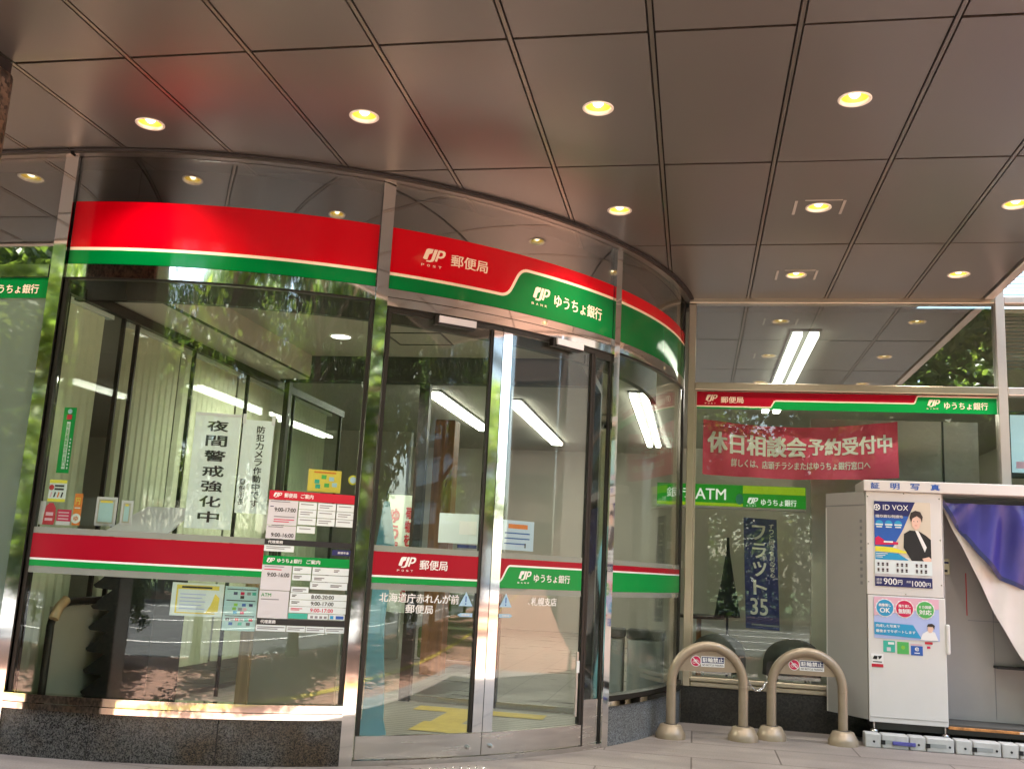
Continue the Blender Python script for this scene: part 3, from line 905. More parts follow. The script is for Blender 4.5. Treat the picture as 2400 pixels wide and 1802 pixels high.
# white lettering on the doors
t = thing("door_lettering", "two lines of white lettering naming the post office below the red band", "lettering", CY(36, .9, 0))
m = MB(); m.text(CY, "北海道庁赤れんが前", 32.35, 40.2, .962, 1.018, .001, M['white'], .016); m.build("upper_line", t)
m = MB(); m.text(CY, "郵便局", 34.9, 37.6, .898, .950, .001, M['white'], .016); m.build("lower_line", t)
m = MB(); m.text(CY, "札幌支店", 48.6, 52.0, .966, 1.020, .001, M['white'], .016)
m.text(CY, "、", 48.2, 48.4, .970, .985, .001, M['white'])
tag(m.build("branch_lettering"), "small white four character branch name below the green band", "lettering")
for a, s_, lab in ((40.25, 0, "pale blue warning triangle sticker beside the two line white lettering"), (44.75, 1, "pale blue warning triangle sticker on the door with the branch name")):
    m = MB()
    m.poly(CY, [(a, .952), (a + 1.45, .952), (a + .72, 1.042)], .001, M['lblue'])
    m.rect(CY, a + .66, a + .78, .978, 1.014, .002, M['blueprint']); m.disc(CY, a + .72, .966, .005, .002, M['blueprint'])
    m.poly(CY, [(a - .1, .896), (a + .2, .908), (a + 1.5, .908), (a + 1.5, .884), (a + .2, .884)] if not s_ else [(a, .884), (a, .908), (a + 1.3, .908), (a + 1.6, .896), (a + 1.3, .884)], .001, M['lblue'])
    m.text(CY, "自動扉", a + .35, a + 1.2, .889, .903, .002, M['white'])
    tag(m.build("warning_sticker"), lab, "sticker", "warning stickers on the sliding doors")
# notice sheets on/behind the doors
m = MB(); m.rect(CY, 44.66, 48.75, 1.326, 1.525, -.018, M['sheetb'], t=.002)
m.rect(CY, 45.5, 47.9, 1.47, 1.50, -.016, M['orange'])
for i in range(3):
    m.rect(CY, 45.1, 48.2 - .5 * (i == 2), 1.435 - .035 * i, 1.443 - .035 * i, -.016, M['blueprint'])
m.rect(CY, 47.6, 47.75, 1.345, 1.375, -.016, M['ink'])
tag(m.build("notice_sheet"), "pale blue notice with an orange heading taped inside the sliding door", "notice")
m = MB(); m.rect(front(8.7), -2.28, -1.89, 1.40, 1.665, 0, M['sheet'], t=.003); m.rect(front(8.7), -2.1, -1.92, 1.36, 1.39, 0, M['navy'], t=.003)
m.rect(front(8.7), -2.09, -1.93, 1.48, 1.60, .002, M['white'])
tag(m.build("notice_sheet"), "plain white notice hung on the inner door behind the glass", "notice")

# ---------------------------------------------------------------- posters in the curved left window
def sheet(name, S, ua, ub, va, vb, d, mat):
    m = MB(); m.rect(S, ua, ub, va, vb, d, mat, t=.002)
    return m
DI = -.016        # inside face of the glass
m = sheet("p", CY, 14.45, 18.55, 1.345, 2.05, DI - .02, M['sheet'])
m.rect(CY, 14.45, 18.6, 2.035, 2.052, DI - .016, M['sheetg'], t=.006)
hp = thing("hanging_poster", "large white hanging poster with one column of bold black characters", "poster", CY(16.5, 1.35, -.05)); m.build("sheet", hp); m = MB()
m.vtext(CY, "夜間警戒強化中", 15.6, 17.45, 1.385, 2.005, DI - .0185, M['ink'], .03, .30)
m.build("lettering", hp)
m = sheet("p", CY, 18.75, 21.55, 1.452, 2.025, DI - .02, M['sheet'])
for u in (18.85, 21.45):
    m.rect(CY, u - .15, u + .15, 2.0, 2.06, DI - .016, M['sheetg'], t=.005)
hp = thing("hanging_poster", "narrow white hanging poster with two columns of small black characters", "poster", CY(20.2, 1.45, -.05)); m.build("sheet", hp); m = MB()
m.vtext(CY, "防犯カメラ作動中です", 20.05, 20.75, 1.49, 1.99, DI - .0185, M['ink'], .02, .14)
m.build("lettering", hp); m = MB()
m.vtext(CY, "郵便局長", 18.95, 19.45, 1.50, 1.66, DI - .0185, M['ink'], .02, .1)
m.build("lettering", hp)
m = sheet("p", CY, 25.0, 28.0, 1.609, 1.746, DI, M['yellow'])
m.rect(CY, 25.5, 27.5, 1.725, 1.735, DI + .0015, M['orange'])
for i, (a, b) in enumerate(((25.6, 1.66), (26.2, 1.69), (26.9, 1.68), (25.7, 1.63), (26.5, 1.64), (27.2, 1.645))):
    m.rect(CY, a, a + .45, b, b + .025, DI + .0015, [M['tealp'], M['midgreen'], M['lblue']][i % 3])
tag(m.build("notice_sheet"), "yellow notice above the opening hours board in the curved window", "notice")
m = MB(); m.disc(CY, 29.1, 1.697, .03, DI, M['lemon']); m.disc(CY, 29.1, 1.697, .02, DI + .001, M['sheetb'])
tag(m.build("round_sticker"), "small round yellow sticker beside the yellow notice", "sticker")

# opening hours board
t = thing("hours_board", "printed opening hours board with red and green headings on the curved window", "information board", CY(25.5, .76, 0))
D0 = .003
m = MB()
m.rect(CY, 21.72, 29.45, 1.545, 1.60, D0, M['redprint'], t=.002)
emblem(m, CY, 22.05, 22.85, 1.558, 1.588, D0 + .0015, M['white'])
m.text(CY, "郵便局", 23.05, 24.15, 1.560, 1.587, D0 + .0015, M['white'], .02); m.text(CY, "ご案内", 24.5, 25.6, 1.560, 1.587, D0 + .0015, M['white'], .02)
m.build("heading_strip", t); m = MB()
m.rect(CY, 21.72, 29.4, 1.153, 1.207, D0, M['greenlow'], t=.002)
emblem(m, CY, 22.0, 22.75, 1.165, 1.195, D0 + .0015, M['white'])
m.text(CY, "ゆうちょ銀行", 22.95, 25.1, 1.168, 1.193, D0 + .0015, M['white'], .02); m.text(CY, "ご案内", 25.5, 26.7, 1.168, 1.193, D0 + .0015, M['white'], .02)
m.build("heading_strip", t)
for z0, z1 in ((1.272, 1.306), (.801, .837)):
    m = MB(); m.rect(CY, 21.7, 29.35, z0, z1, D0, M['ink'], t=.002)
    m.text(CY, "代理業務", 22.0, 23.3, z0 + .008, z1 - .008, D0 + .0015, M['white'], .02)
    m.build("black_strip", t)
m = MB(); cell_t = t
def cell(a, b, z0, z1, mat='sheetg'):
    global m
    if m.f: m.build("table_cell", cell_t)
    m = MB()
    m.rect(CY, a, b, z0, z1, D0, M[mat], t=.002)
def lines(a, b, z, n, mat='grey_ink', w=.005, gap=.013):
    for i in range(n):
        m.rect(CY, a, a + (b - a) * (1 - .25 * (i % 2)), z - i * gap - w, z - i * gap, D0 + .0012, M[mat])
cell(21.74, 24.32, 1.392, 1.542)
lines(21.9, 23.6, 1.535, 1); lines(21.9, 22.2, 1.505, 1, 'navy'); lines(22.3, 24.1, 1.445, 1); lines(22.3, 24.1, 1.428, 2, 'crimson')
m.text(CY, "9:00-17:00", 22.3, 24.15, 1.473, 1.497, D0 + .0012, M['ink'], .02)
cell(21.74, 24.32, 1.309, 1.388); lines(21.9, 23.2, 1.382, 1); m.text(CY, "9:00-16:00", 22.2, 24.15, 1.32, 1.344, D0 + .0012, M['ink'], .02)
for c, (a, b) in enumerate(((24.42, 26.0), (26.1, 27.7), (27.8, 29.4))):
    for r in range(3):
        z1 = 1.54 - r * .047
        cell(a, b, z1 - .044, z1, 'sheet'); lines(a + .15, b - .3, z1 - .012, 1 + (r + c) % 2)
cell(24.4, 26.0, 1.352, 1.392, 'sheet'); lines(24.6, 25.6, 1.38, 1)
cell(21.7, 24.3, 1.233, 1.270, 'sheet'); lines(21.9, 24.0, 1.262, 2, w=.004, gap=.01)
cell(27.7, 29.35, 1.228, 1.262, 'navy'); m.text(CY, "郵便年金", 28.2, 29.2, 1.238, 1.252, D0 + .0012, M['white'])
cell(21.7, 24.28, 1.004, 1.152); lines(21.9, 23.6, 1.145, 1); lines(21.9, 23.4, 1.128, 1, 'crimson'); m.text(CY, "9:00-16:00", 22.2, 24.1, 1.083, 1.107, D0 + .0012, M['ink'], .02)
cell(21.68, 24.25, .84, 1.0); m.text(CY, "ATM", 21.85, 22.7, .965, .985, D0 + .0012, M['greenlow'], .01); lines(21.85, 23.4, .952, 1)
for c_, L_ in (((24.38, 26.0, 1.108, 1.150), ((24.5, 25.2, 1.14),)), ((24.38, 26.0, 1.068, 1.104), ((24.5, 25.2, 1.095),)), ((26.1, 29.4, 1.108, 1.150), ((26.3, 26.8, 1.14), (28.0, 28.5, 1.14))),
               ((26.1, 29.4, 1.065, 1.104), ((26.3, 27.2, 1.09),)), ((26.0, 29.3, 1.02, 1.062), ((26.2, 26.7, 1.05), (27.8, 28.8, 1.05))), ((24.38, 25.9, .996, 1.030), ((24.5, 25.7, 1.018),))):
    cell(*c_, 'sheet')
    for a, b, z in L_:
        lines(a, b, z, 2, w=.006, gap=.009)
for i, (tx, mt) in enumerate((("8:00-20:00", 'ink'), ("9:00-17:00", 'ink'), ("9:00-17:00", 'crimson'))):
    z1 = .993 - i * .0395
    cell(24.35, 29.35, z1 - .037, z1, 'sheet'); m.text(CY, tx, 26.2, 28.2, z1 - .030, z1 - .008, D0 + .0012, M[mt], .02); lines(24.5, 24.9 + .3 * i, z1 - .01, 2, mt, w=.004, gap=.008)
cell(24.32, 26.0, .842, .873, 'tealp'); cell(26.05, 27.8, .842, .873, 'sheet')
for i in range(4):
    m.rect(CY, 26.25 + .4 * i, 26.5 + .4 * i, .848, .862, D0 + .0012, M['grey_ink'])
cell(27.9, 29.3, .842, .873, 'sheet'); m.rect(CY, 28.5, 29.2, .847, .866, D0 + .0012, M['blueprint']); m.rect(CY, 28.0, 28.3, .847, .866, D0 + .0012, M['cyanprint'])
for a, b in ((21.66, 24.2), (24.28, 25.9), (25.95, 27.6), (27.65, 29.35)):
    cell(a, b, .764, .799, 'sheet'); lines(a + .1, b - .1, .79, 2, w=.005, gap=.01)
m.build("table_cell", t)

# small stickers lower left
m = sheet("s", CY, 2.3, 3.5, 1.635, 2.04, DI, M['greenlow']); m.rect(CY, 2.75, 3.1, 1.66, 1.95, DI + .0015, M['sheet'])
m.disc(CY, 2.9, 2.015, .015, DI + .0015, M['lblue']); m.rect(CY, 2.65, 3.15, 1.965, 1.995, DI + .0015, M['redprint'])
m.vtext(CY, "年金相談受付窓口", 2.8, 3.05, 1.67, 1.94, DI + .003, M['midgreen'], .02, .1)
for i in range(9):
    m.rect(CY, 3.24, 3.36, 1.66 + i * .022, 1.672 + i * .022, DI + .0015, M['sheet'])
tag(m.build("tall_sticker"), "tall narrow green sticker with a white column of small characters", "sticker")
m = sheet("s", CY, 1.85, 3.55, 1.462, 1.59, DI, M['sheet']); m.rect(CY, 1.85, 3.55, 1.572, 1.592, DI + .0015, M['lemon']); m.rect(CY, 1.85, 3.55, 1.46, 1.478, DI + .0015, M['lemon'])
m.disc(CY, 2.1, 1.545, .017, DI + .0015, M['redprint']); lines_ = [(2.4, 3.3, 1.555), (2.4, 3.3, 1.535)]
for a, b, z in lines_:
    m.rect(CY, a, b, z - .005, z + .007, DI + .0015, M['ink'])
for i in range(4):
    m.poly(CY, [(2.0 + .35 * i, 1.487), (2.15 + .35 * i, 1.487), (2.25 + .35 * i, 1.515), (2.12 + .35 * i, 1.52)], DI + .0015, [M['pink'], M['ink'], M['orange'], M['ink']][i])
tag(m.build("security_sticker"), "white security sticker with yellow edges below the tall green sticker", "sticker")
m = sheet("s", CY, 1.2, 1.75, 1.32, 1.46, DI, M['sheetg'])
m.poly(CY, [(1.65, 1.32), (2.75, 1.32), (2.85, 1.36), (2.8, 1.42), (2.5, 1.452), (2.1, 1.452), (1.8, 1.43), (1.7, 1.38)], DI + .0015, M['redprint'])
m.rect(CY, 1.9, 2.6, 1.375, 1.395, DI + .003, M['pink']); m.rect(CY, 1.85, 2.6, 1.345, 1.36, DI + .003, M['pink'])
tag(m.build("round_sticker"), "dark red rounded sticker above the end of the red band", "sticker")
m = sheet("s", CY, 2.95, 4.3, 1.325, 1.415, DI, M['crimson']); m.rect(CY, 2.95, 4.3, 1.322, 1.345, DI + .0015, M['sheetg'])
for i in range(3):
    m.rect(CY, 3.1, 4.1, 1.355 + i * .019, 1.363 + i * .019, DI + .0015, M['pink'])
tag(m.build("red_sticker"), "oblong crimson sticker with three pale lines above the red band", "sticker")
m = sheet("s", CY, 4.45, 5.2, 1.325, 1.515, DI, M['orange']); m.disc(CY, 4.8, 1.365, .03, DI + .0015, M['sheet']); m.rect(CY, 4.55, 5.1, 1.425, 1.432, DI + .0015, M['sheet'])
m.text(CY, "ゆ", 4.6, 5.02, 1.35, 1.38, DI + .003, M['orange'], .02); m.text(CY, "円", 4.6, 5.0, 1.45, 1.49, DI + .0015, M['yellow'], .02)
tag(m.build("orange_sticker"), "tall orange sticker with a white disc above the red band", "sticker")
for a, b, z0, z1, lab in ((6.15, 8.1, 1.33, 1.505, "framed pale certificate leaning inside the curved window"), (8.5, 9.6, 1.34, 1.49, "second framed certificate half hidden beside the blind")):
    m = sheet("s", CY, a, b, z0, z1, DI - .05, M['sheetg']); m.rect(CY, a + .2, b - .2, z0 + .015, z1 - .015, DI - .0485, M['board']); m.rect(CY, a + .32, b - .32, z0 + .024, z1 - .03, DI - .047, M['teal']); m.rect(CY, a + .4, b - .4, z1 - .035, z1 - .022, DI - .0455, M['yellow'])
    tag(m.build("framed_certificate"), lab, "certificate")
m = sheet("s", CY, 14.15, 18.6, .83, 1.022, DI, M['sheet']); m.rect(CY, 14.55, 18.2, .985, 1.010, DI + .0015, M['yellow']); m.rect(CY, 15.0, 17.6, .992, 1.003, DI + .003, M['ink'])
m.rect(CY, 14.55, 14.7, .85, .985, DI + .0015, M['yellow']); m.rect(CY, 14.55, 18.0, .845, .852, DI + .0015, M['yellow'])
for i in range(5):
    m.rect(CY, 14.9, 17.1 - .3 * (i % 2), .87 + i * .021, .876 + i * .021, DI + .0015, M['lavender'])
m.poly(CY, [(17.2, .852), (18.25, .86), (18.3, .94), (17.9, .965), (17.6, .90)], DI + .0015, M['yellow'])
tag(m.build("notice_sheet"), "white notice with yellow border low in the curved window", "notice")
m = sheet("s", CY, 18.72, 21.55, .757, 1.015, DI, M['teal'])
for z in (.995, .93, .84):
    m.rect(CY, 18.9, 21.4, z, z + .005, DI + .0015, M['ink'])
for i, (u, z, mt) in enumerate(((19.6, .972, 'navy'), (20.2, .972, 'crimson'), (20.75, .972, 'grey_ink'), (21.2, .972, 'tealp'), (20.2, .95, 'ink'), (19.7, .905, 'lime'), (20.4, .905, 'blueprint'), (21.0, .905, 'navy'), (19.6, .882, 'lime'), (20.1, .88, 'grey_ink'), (20.5, .88, 'pink'), (19.7, .86, 'cyanprint'), (20.3, .86, 'crimson'), (19.1, .82, 'ink'), (19.5, .82, 'grey_ink'), (19.9, .82, 'redprint'), (20.3, .82, 'grey_ink'), (20.7, .82, 'tealp'), (21.1, .82, 'redprint'), (19.4, .795, 'blueprint'), (20.2, .795, 'tealp'), (20.9, .795, 'ink'))):
    m.rect(CY, u - .13, u + .2, z - .006, z + .011, DI + .0015, M[mt])
tag(m.build("payment_sticker"), "pale teal sheet of small coloured payment logos beside the hours board", "sticker")

# ================================================================== LEFT FLAT WINDOW
lw = thing("flat_window", "flat frosted green window beside the granite pillar", "window", (-5.5, 5.371, 0))
m = MB(); m.rect(LEFT, -7.5, -4.05, .345, 2.868, 0, M['frost'], t=.012); m.build("frosted_pane", lw)
m = MB(); m.rect(LEFT, -7.5, -4.05, 2.958, CZ - .03, 0, M['coated'], t=.012); m.build("transom_pane", lw)
m = MB(); m.rect(LEFT, -7.5, -4.07, 2.87, 2.954, .012, M['chrome'], t=.06); m.rect(LEFT, -7.5, -4.07, .27, .345, .03, M['chrome'], t=.09); m.build("rail", lw)
m = MB(); m.rect(LEFT, -7.5, -4.07, 0, .265, .02, M['granite'], t=.08); m.build("granite_base", lw)
m = MB(); m.box(-7.5, -3.7, 5.371 + .28, 5.371 + .33, 2.8, CZ, M['bulk']); m.build("bulkhead", lw)
t = thing("window_sign", "green sign strip with white lettering on the flat frosted window", "shop sign", (-4.6, 5.37, 2.7))
m = MB(); m.rect(LEFT, -5.8, -4.06, 2.732, 2.866, .004, M['green'], t=.003); m.build("green_panel", t)
m = MB(); m.text(LEFT, "ゆうちょ銀行", -4.475, -4.125, 2.762, 2.822, .0055, M['cream'], .014); m.build("lettering", t)

# granite pillar
m = MB(); m.bbox(-4.45, -3.60, 3.45, 4.27, -0.38, CZ - .06, M['granitep'], .03); m.box(-4.43, -3.62, 3.47, 4.25, CZ - .06, CZ - .003, M['gap'])
tag(m.build("granite_pillar"), "speckled brown granite pillar holding up the canopy", "pillar")

# ================================================================== RIGHT FLAT WINDOW
rw = thing("shop_window", "large flat window with champagne frame and two glass rows beside the entrance", "window", (1.2, WY, 0))
def wrect(name, a, b, z0, z1, d, mat, t):
    m = MB(); m.rect(WALL, a, b, z0, z1, d, mat, t=t, smooth=False); return m.build(name, rw)
wrect("glass_pane", -.02, 2.51, .385, 2.86, 0, M['glassf'], .012)
wrect("transom_pane", -.02, 2.51, 2.93, 3.665, 0, M['coated'], .012)
m = MB(); m.bbox(-.088, -.024, WY - .05, WY + .06, 0.30, 3.66, M['gold'], .006); m.bbox(-.024, -.006, WY - .03, WY + .04, .38, 2.86, M['gold'], .003); m.build("frame_post", rw)
m = MB(); m.bbox(-.088, 2.51, WY - .055, WY + .06, 3.667, 3.728, M['gold'], .006); m.build("top_rail", rw)
m = MB(); m.bbox(-.024, 2.51, WY - .06, WY + .06, 2.862, 2.93, M['gold'], .006); m.build("middle_rail", rw)
m = MB(); m.bbox(-.024, 2.51, WY - .06, WY + .06, .345, .385, M['gold'], .008); m.bbox(-.024, 2.51, WY - .045, WY + .06, .30, .343, M['gold'], .008)
m.box(1.13, 1.16, WY - .066, WY - .05, .30, .35, M['dark']); m.build("sill", rw)
m = MB(); m.bbox(2.51, 2.585, WY - .06, WY + .06, .30, 9.0, M['pale'], .006); m.build("mullion", rw)
m = MB()
for a, b in ((-.1, 1.2), (1.206, 2.5), (2.506, 5.0)):
    m.box(a, b, WY - .03, WY + .06, 0, .296, M['granitek'])
m.build("granite_base", rw)
for z0, z1 in ((.385, 2.86), (2.93, 3.665), (3.73, 6.0)):
    wrect("glass_pane", 2.586, 4.9, z0, z1, 0, M['glassf'], .012)
m = MB(); m.bbox(2.586, 4.9, WY - .06, WY + .06, 2.862, 2.93, M['pale'], .006); m.bbox(2.586, 4.9, WY - .055, WY + .06, 3.667, 3.728, M['pale'], .006); m.bbox(2.586, 4.9, WY - .05, WY + .06, .30, .385, M['pale'], .006)
m.build("side_rail", rw)
m = MB(); m.box(4.9, 14, WY - .1, WY + .3, 0, 26, M['stonewall']); m.box(2.42, 4.9, WY - .06, WY + .3, 6.0, 26, M['stonewall'])
tag(m.build("side_facade"), "pale stone facade beyond the photo booth", "building")
# sign on the window
t = thing("window_sign", "long red and green sign strip under the middle rail of the flat window", "shop sign", (1.2, WY, 2.7))
band(WALL, stripe_path(-.015, 2.508, [(.640, 2.722, .672, 2.782), (1.845, 2.782, 1.868, 2.846)], 2.722, 1.0, r=.006), 2.856, 2.703, .006, .010, M['redlow'], M['cream'], M['greenlow'], t)
# fix: the stripe here rises twice from left to right
m = MB(); emblem(m, WALL, .068, .178, 2.744, 2.828, .0115, M['cream'], "POST"); m.build("emblem", t); m = MB(); emblem(m, WALL, 1.945, 2.055, 2.735, 2.82, .0115, M['cream'], "BANK"); m.build("emblem", t)
m = MB(); m.text(WALL, "郵便局", .206, .402, 2.755, 2.812, .0115, M['cream'], .014); m.build("lettering", t); m = MB(); m.text(WALL, "ゆうちょ銀行", 2.085, 2.435, 2.738, 2.80, .0115, M['cream'], .014); m.build("lettering", t)

# louvre blind and monitor in the right-hand window
m = MB()
for z0, n in ((3.12, 17), (3.75, 24)):
    for i in range(n):
        z = z0 + i * .033
        m.add([(2.60, WY + .09, z), (4.88, WY + .09, z), (4.88, WY + .115, z + .014), (2.60, WY + .115, z + .014), (2.60, WY + .091, z - .002), (4.88, WY + .091, z - .002), (4.88, WY + .116, z + .012), (2.60, WY + .116, z + .012)], [(0, 1, 2, 3), (7, 6, 5, 4), (0, 4, 5, 1), (2, 6, 7, 3)], M['louvre'])
tag(m.build("louvre_blind"), "pale horizontal slat blind behind the glass beyond the mullion", "blind")
t = thing("wall_monitor", "lit pale blue monitor behind the glass above the booth roof", "monitor", (2.9, 9.1, 2.2))
m = MB(); m.bbox(2.625, 3.3, 9.05, 9.10, 2.19, 2.77, M['black'], .006); m.build("bezel", t)
m = MB(); m.rect(front(9.05), 2.665, 3.27, 2.235, 2.735, .002, M['screen']); m.rect(front(9.05), 2.70, 3.2, 2.27, 2.33, .004, M['pink']); m.build("screen", t)

# ================================================================== PHOTO BOOTH
BY = 8.40
BF = front(BY)
bo = thing("photo_booth", "white photo booth with violet curtain standing in front of the flat window", "photo booth", (1.9, BY, .0))
m = MB()
m.bbox(1.358, 1.935, BY, BY + .02, 1.150, 1.972, M['booth'], .006)
m.bbox(1.362, 1.945, BY - .002, BY + .02, .178, 1.147, M['booth'], .006)
m.box(1.37, 1.94, BY - .006, BY - .001, .215, .219, M['boothin'])
for x, z in ((1.372, 1.93), (1.372, 1.55), (1.372, 1.25), (1.92, 1.93), (1.92, 1.6), (1.92, 1.25), (1.65, 1.962), (1.65, 1.165)):
    m.tube([(x, BY, z), (x, BY - .004, z)], .005, M['steel'], 8)
m.build("front_panel", bo)
m = MB(); m.bbox(1.340, 3.30, BY - .02, WY - .035, 1.974, 2.062, M['booth'], .006)
for i, ch in enumerate("証明写真"):
    m.text(front(BY - .02), ch, 1.395 + i * .153, 1.462 + i * .153, 1.994, 2.042, .002, M['blueprint'], .03)
m.build("roof_header", bo)
sd = Vector((-.27, .36, 0)).normalized()
SP = Pln((1.357, BY + .022, 0), tuple(sd), (-sd.y, sd.x, 0))
m = MB(); m.rect(SP, 0, .44, .19, 1.972, 0, M['boothin'], t=.012)
m.rect(SP, 0, .44, 1.86, 1.868, .002, M['grey_ink']); m.rect(SP, .425, .44, .19, 1.85, .003, M['booth'])
for i in range(10):
    m.rect(SP, .035, .06, 1.72 - i * .055, 1.745 - i * .055, .002, M['grey_ink'])
m.build("side_panel", bo)
m = MB(); m.box(1.378, 3.28, WY - .092, WY - .078, .20, 1.97, M['boothin']); m.box(1.936, 1.95, BY + .02, WY - .092, .20, 1.97, M['boothin'])
m.box(2.39, 2.394, WY - .096, WY - .090, .22, 1.3, M['grey_ink']); m.box(2.2, 2.5, WY - .096, WY - .090, .98, .985, M['grey_ink'])
m.bbox(2.38, 2.72, WY - .2, WY - .092, .62, .64, M['black'], .004)
m.box(2.19, 2.197, WY - .096, WY - .090, 1.02, 1.36, M['redprint'])
m.build("inner_lining", bo)
m = MB(); m.box(1.945, 3.28, BY + .01, WY - .092, .185, .20, M['dgrey']); m.build("floor_plate", bo)
m = MB(); m.bbox(1.948, 3.28, BY - .004, BY + .03, .165, .185, M['rust'], .003); m.bbox(2.45, 3.29, BY - .008, BY - .004, .168, .183, M['booth'], .0015); m.build("rusty_sill", bo)
m = MB(); m.bbox(3.22, 3.30, BY, WY - .035, .178, 1.972, M['booth'], .006); m.build("side_panel", bo)
m = MB(); m.bbox(1.95, 2.07, WY - .107, WY - .092, 1.34, 1.47, M['gold'], .003); m.box(1.975, 2.0, WY - .112, WY - .106, 1.37, 1.40, M['black']); m.box(2.025, 2.05, WY - .112, WY - .106, 1.36, 1.38, M['black']); m.box(1.96, 2.06, WY - .112, WY - .106, 1.43, 1.445, M['navy']); m.build("coin_panel", bo)
for x in (1.405, 1.93, 2.75):
    m = MB()
    m.tube([(x, BY + .05, .0), (x, BY + .05, .18)], .008, M['steel'], 8); m.lathe([(0, .02), (.03, .018), (.034, .0)], M['steel'], (x, BY + .05, .105), 16)
    m.build("levelling_foot", bo)
m = MB(); m.box(1.40, 3.25, BY + .06, WY - .11, .12, .175, M['dgrey']); m.build("base_frame", bo)
m = MB(); m.bbox(1.940, 1.972, BY - .02, BY + .03, .72, .95, M['booth'], .012); m.build("handle", bo)
# posters on the booth
m = MB(); F = BF; e = .003
m.rect(F, 1.418, 1.852, 1.218, 1.897, .004, M['white'], t=.002)
m.poly(F, [(1.42, 1.895), (1.735, 1.895), (1.63, 1.66), (1.42, 1.55)], .0065, M['navy'])
m.poly(F, [(1.735, 1.895), (1.850, 1.895), (1.850, 1.45), (1.60, 1.45), (1.58, 1.60), (1.63, 1.66)], .0065, M['beigep'])
m.poly(F, [(1.42, 1.78), (1.685, 1.78), (1.63, 1.655), (1.56, 1.53), (1.42, 1.53)], .008, M['blueprint'])
m.disc(F, 1.442, 1.845, .026, .0095, M['white'])
for k in range(5):
    a = k * 1.2566
    m.disc(F, 1.442 + .013 * math.cos(a), 1.845 + .013 * math.sin(a), .006, .011, M['navy'])
m.text(F, "ID VOX", 1.488, 1.682, 1.825, 1.868, .0095, M['white'], .0)
m.rect(F, 1.43, 1.64, 1.765, 1.785, .0095, M['grey_ink']); m.text(F, "撮り直し何度も", 1.43, 1.64, 1.763, 1.787, .011, M['sheetg'], .02)
for i in range(3):
    m.disc(F, 1.458 + i * .072, 1.712, .030, .0095, M['cyanprint']); m.rect(F, 1.43 + i * .072, 1.486 + i * .072, 1.703, 1.713, .011, M['white']); m.rect(F, 1.435 + i * .072, 1.48 + i * .072, 1.685, 1.693, .011, M['white'])
m.poly(F, [(1.425, 1.60), (1.45, 1.615), (1.50, 1.58), (1.60, 1.57), (1.60, 1.552), (1.425, 1.545)], .0095, M['crimson']); m.rect(F, 1.49, 1.56, 1.565, 1.578, .011, M['white'])
m.poly(F, [(1.424, 1.535), (1.55, 1.53), (1.66, 1.50), (1.66, 1.485), (1.424, 1.495)], .0095, M['lemon'])
m.poly(F, [(1.424, 1.490), (1.60, 1.482), (1.68, 1.43), (1.424, 1.43)], .0095, M['cyanprint'])
for i in range(3):
    m.rect(F, 1.43, 1.52 - .02 * i, 1.475 - i * .014, 1.480 - i * .014, .011, M['white'])
# printed figure in a dark suit
m.poly(F, [(1.70, 1.43), (1.64, 1.53), (1.645, 1.64), (1.69, 1.67), (1.76, 1.665), (1.815, 1.63), (1.848, 1.60), (1.848, 1.43)], .0095, M['ink'])
m.poly(F, [(1.73, 1.67), (1.755, 1.665), (1.815, 1.54), (1.80, 1.50)], .011, M['white'])
m.poly(F, [(1.70, 1.76), (1.71, 1.70), (1.735, 1.672), (1.762, 1.69), (1.775, 1.735), (1.772, 1.78), (1.74, 1.795)], .011, M['skin'])
m.poly(F, [(1.69, 1.77), (1.70, 1.81), (1.735, 1.828), (1.772, 1.818), (1.79, 1.78), (1.783, 1.735), (1.774, 1.765), (1.745, 1.785), (1.712, 1.765), (1.702, 1.735)], .0125, M['hair'])
for ex in (1.722, 1.750):
    m.disc(F, ex, 1.742, .0035, .0125, M['hair'])
m.rect(F, 1.728, 1.746, 1.708, 1.711, .0125, M['crimson'])
m.poly(F, [(1.78, 1.45), (1.83, 1.465), (1.847, 1.45), (1.847, 1.425), (1.79, 1.43)], .011, M['skin'])
m.rect(F, 1.42, 1.852, 1.318, 1.428, .0125, M['sheet'])
m.rect(F, 1.42, 1.852, 1.300, 1.317, .0065, M['sheetg'])
for gx in range(3):
    for i in range(3):
        for j in range(2):
            x = 1.435 + gx * .145 + i * .034; z = 1.335 + j * .045
            m.rect(F, x, x + .022, z, z + .03, .014, M['sheetg']); m.disc(F, x + .011, z + .018, .008, .0155, M['hair']); m.rect(F, x + .004, x + .018, z, z + .009, .0155, M['ink'])
m.rect(F, 1.42, 1.852, 1.22, 1.297, .0065, M['navy'])
m.text(F, "900", 1.485, 1.585, 1.235, 1.285, .008, M['white'], .01); m.text(F, "円", 1.592, 1.625, 1.238, 1.275, .008, M['white'], .01)
m.text(F, "1000", 1.70, 1.80, 1.230, 1.272, .008, M['white'], .01); m.text(F, "円", 1.806, 1.838, 1.232, 1.262, .008, M['white'], .01)
m.text(F, "通常", 1.43, 1.472, 1.262, 1.282, .008, M['sheetg'], .01); m.text(F, "撮影", 1.43, 1.472, 1.237, 1.257, .008, M['sheetg'], .01); m.text(F, "美肌", 1.657, 1.692, 1.255, 1.272, .008, M['sheetg'], .01)
m.build("upper_poster", bo)
m = MB()
m.rect(F, 1.407, 1.895, .816, 1.137, .006, M['lavender'], t=.002)
m.poly(F, [(1.408, 1.136), (1.894, 1.136), (1.894, 1.06), (1.65, 1.03), (1.408, .99)], .0085, M['pink'])
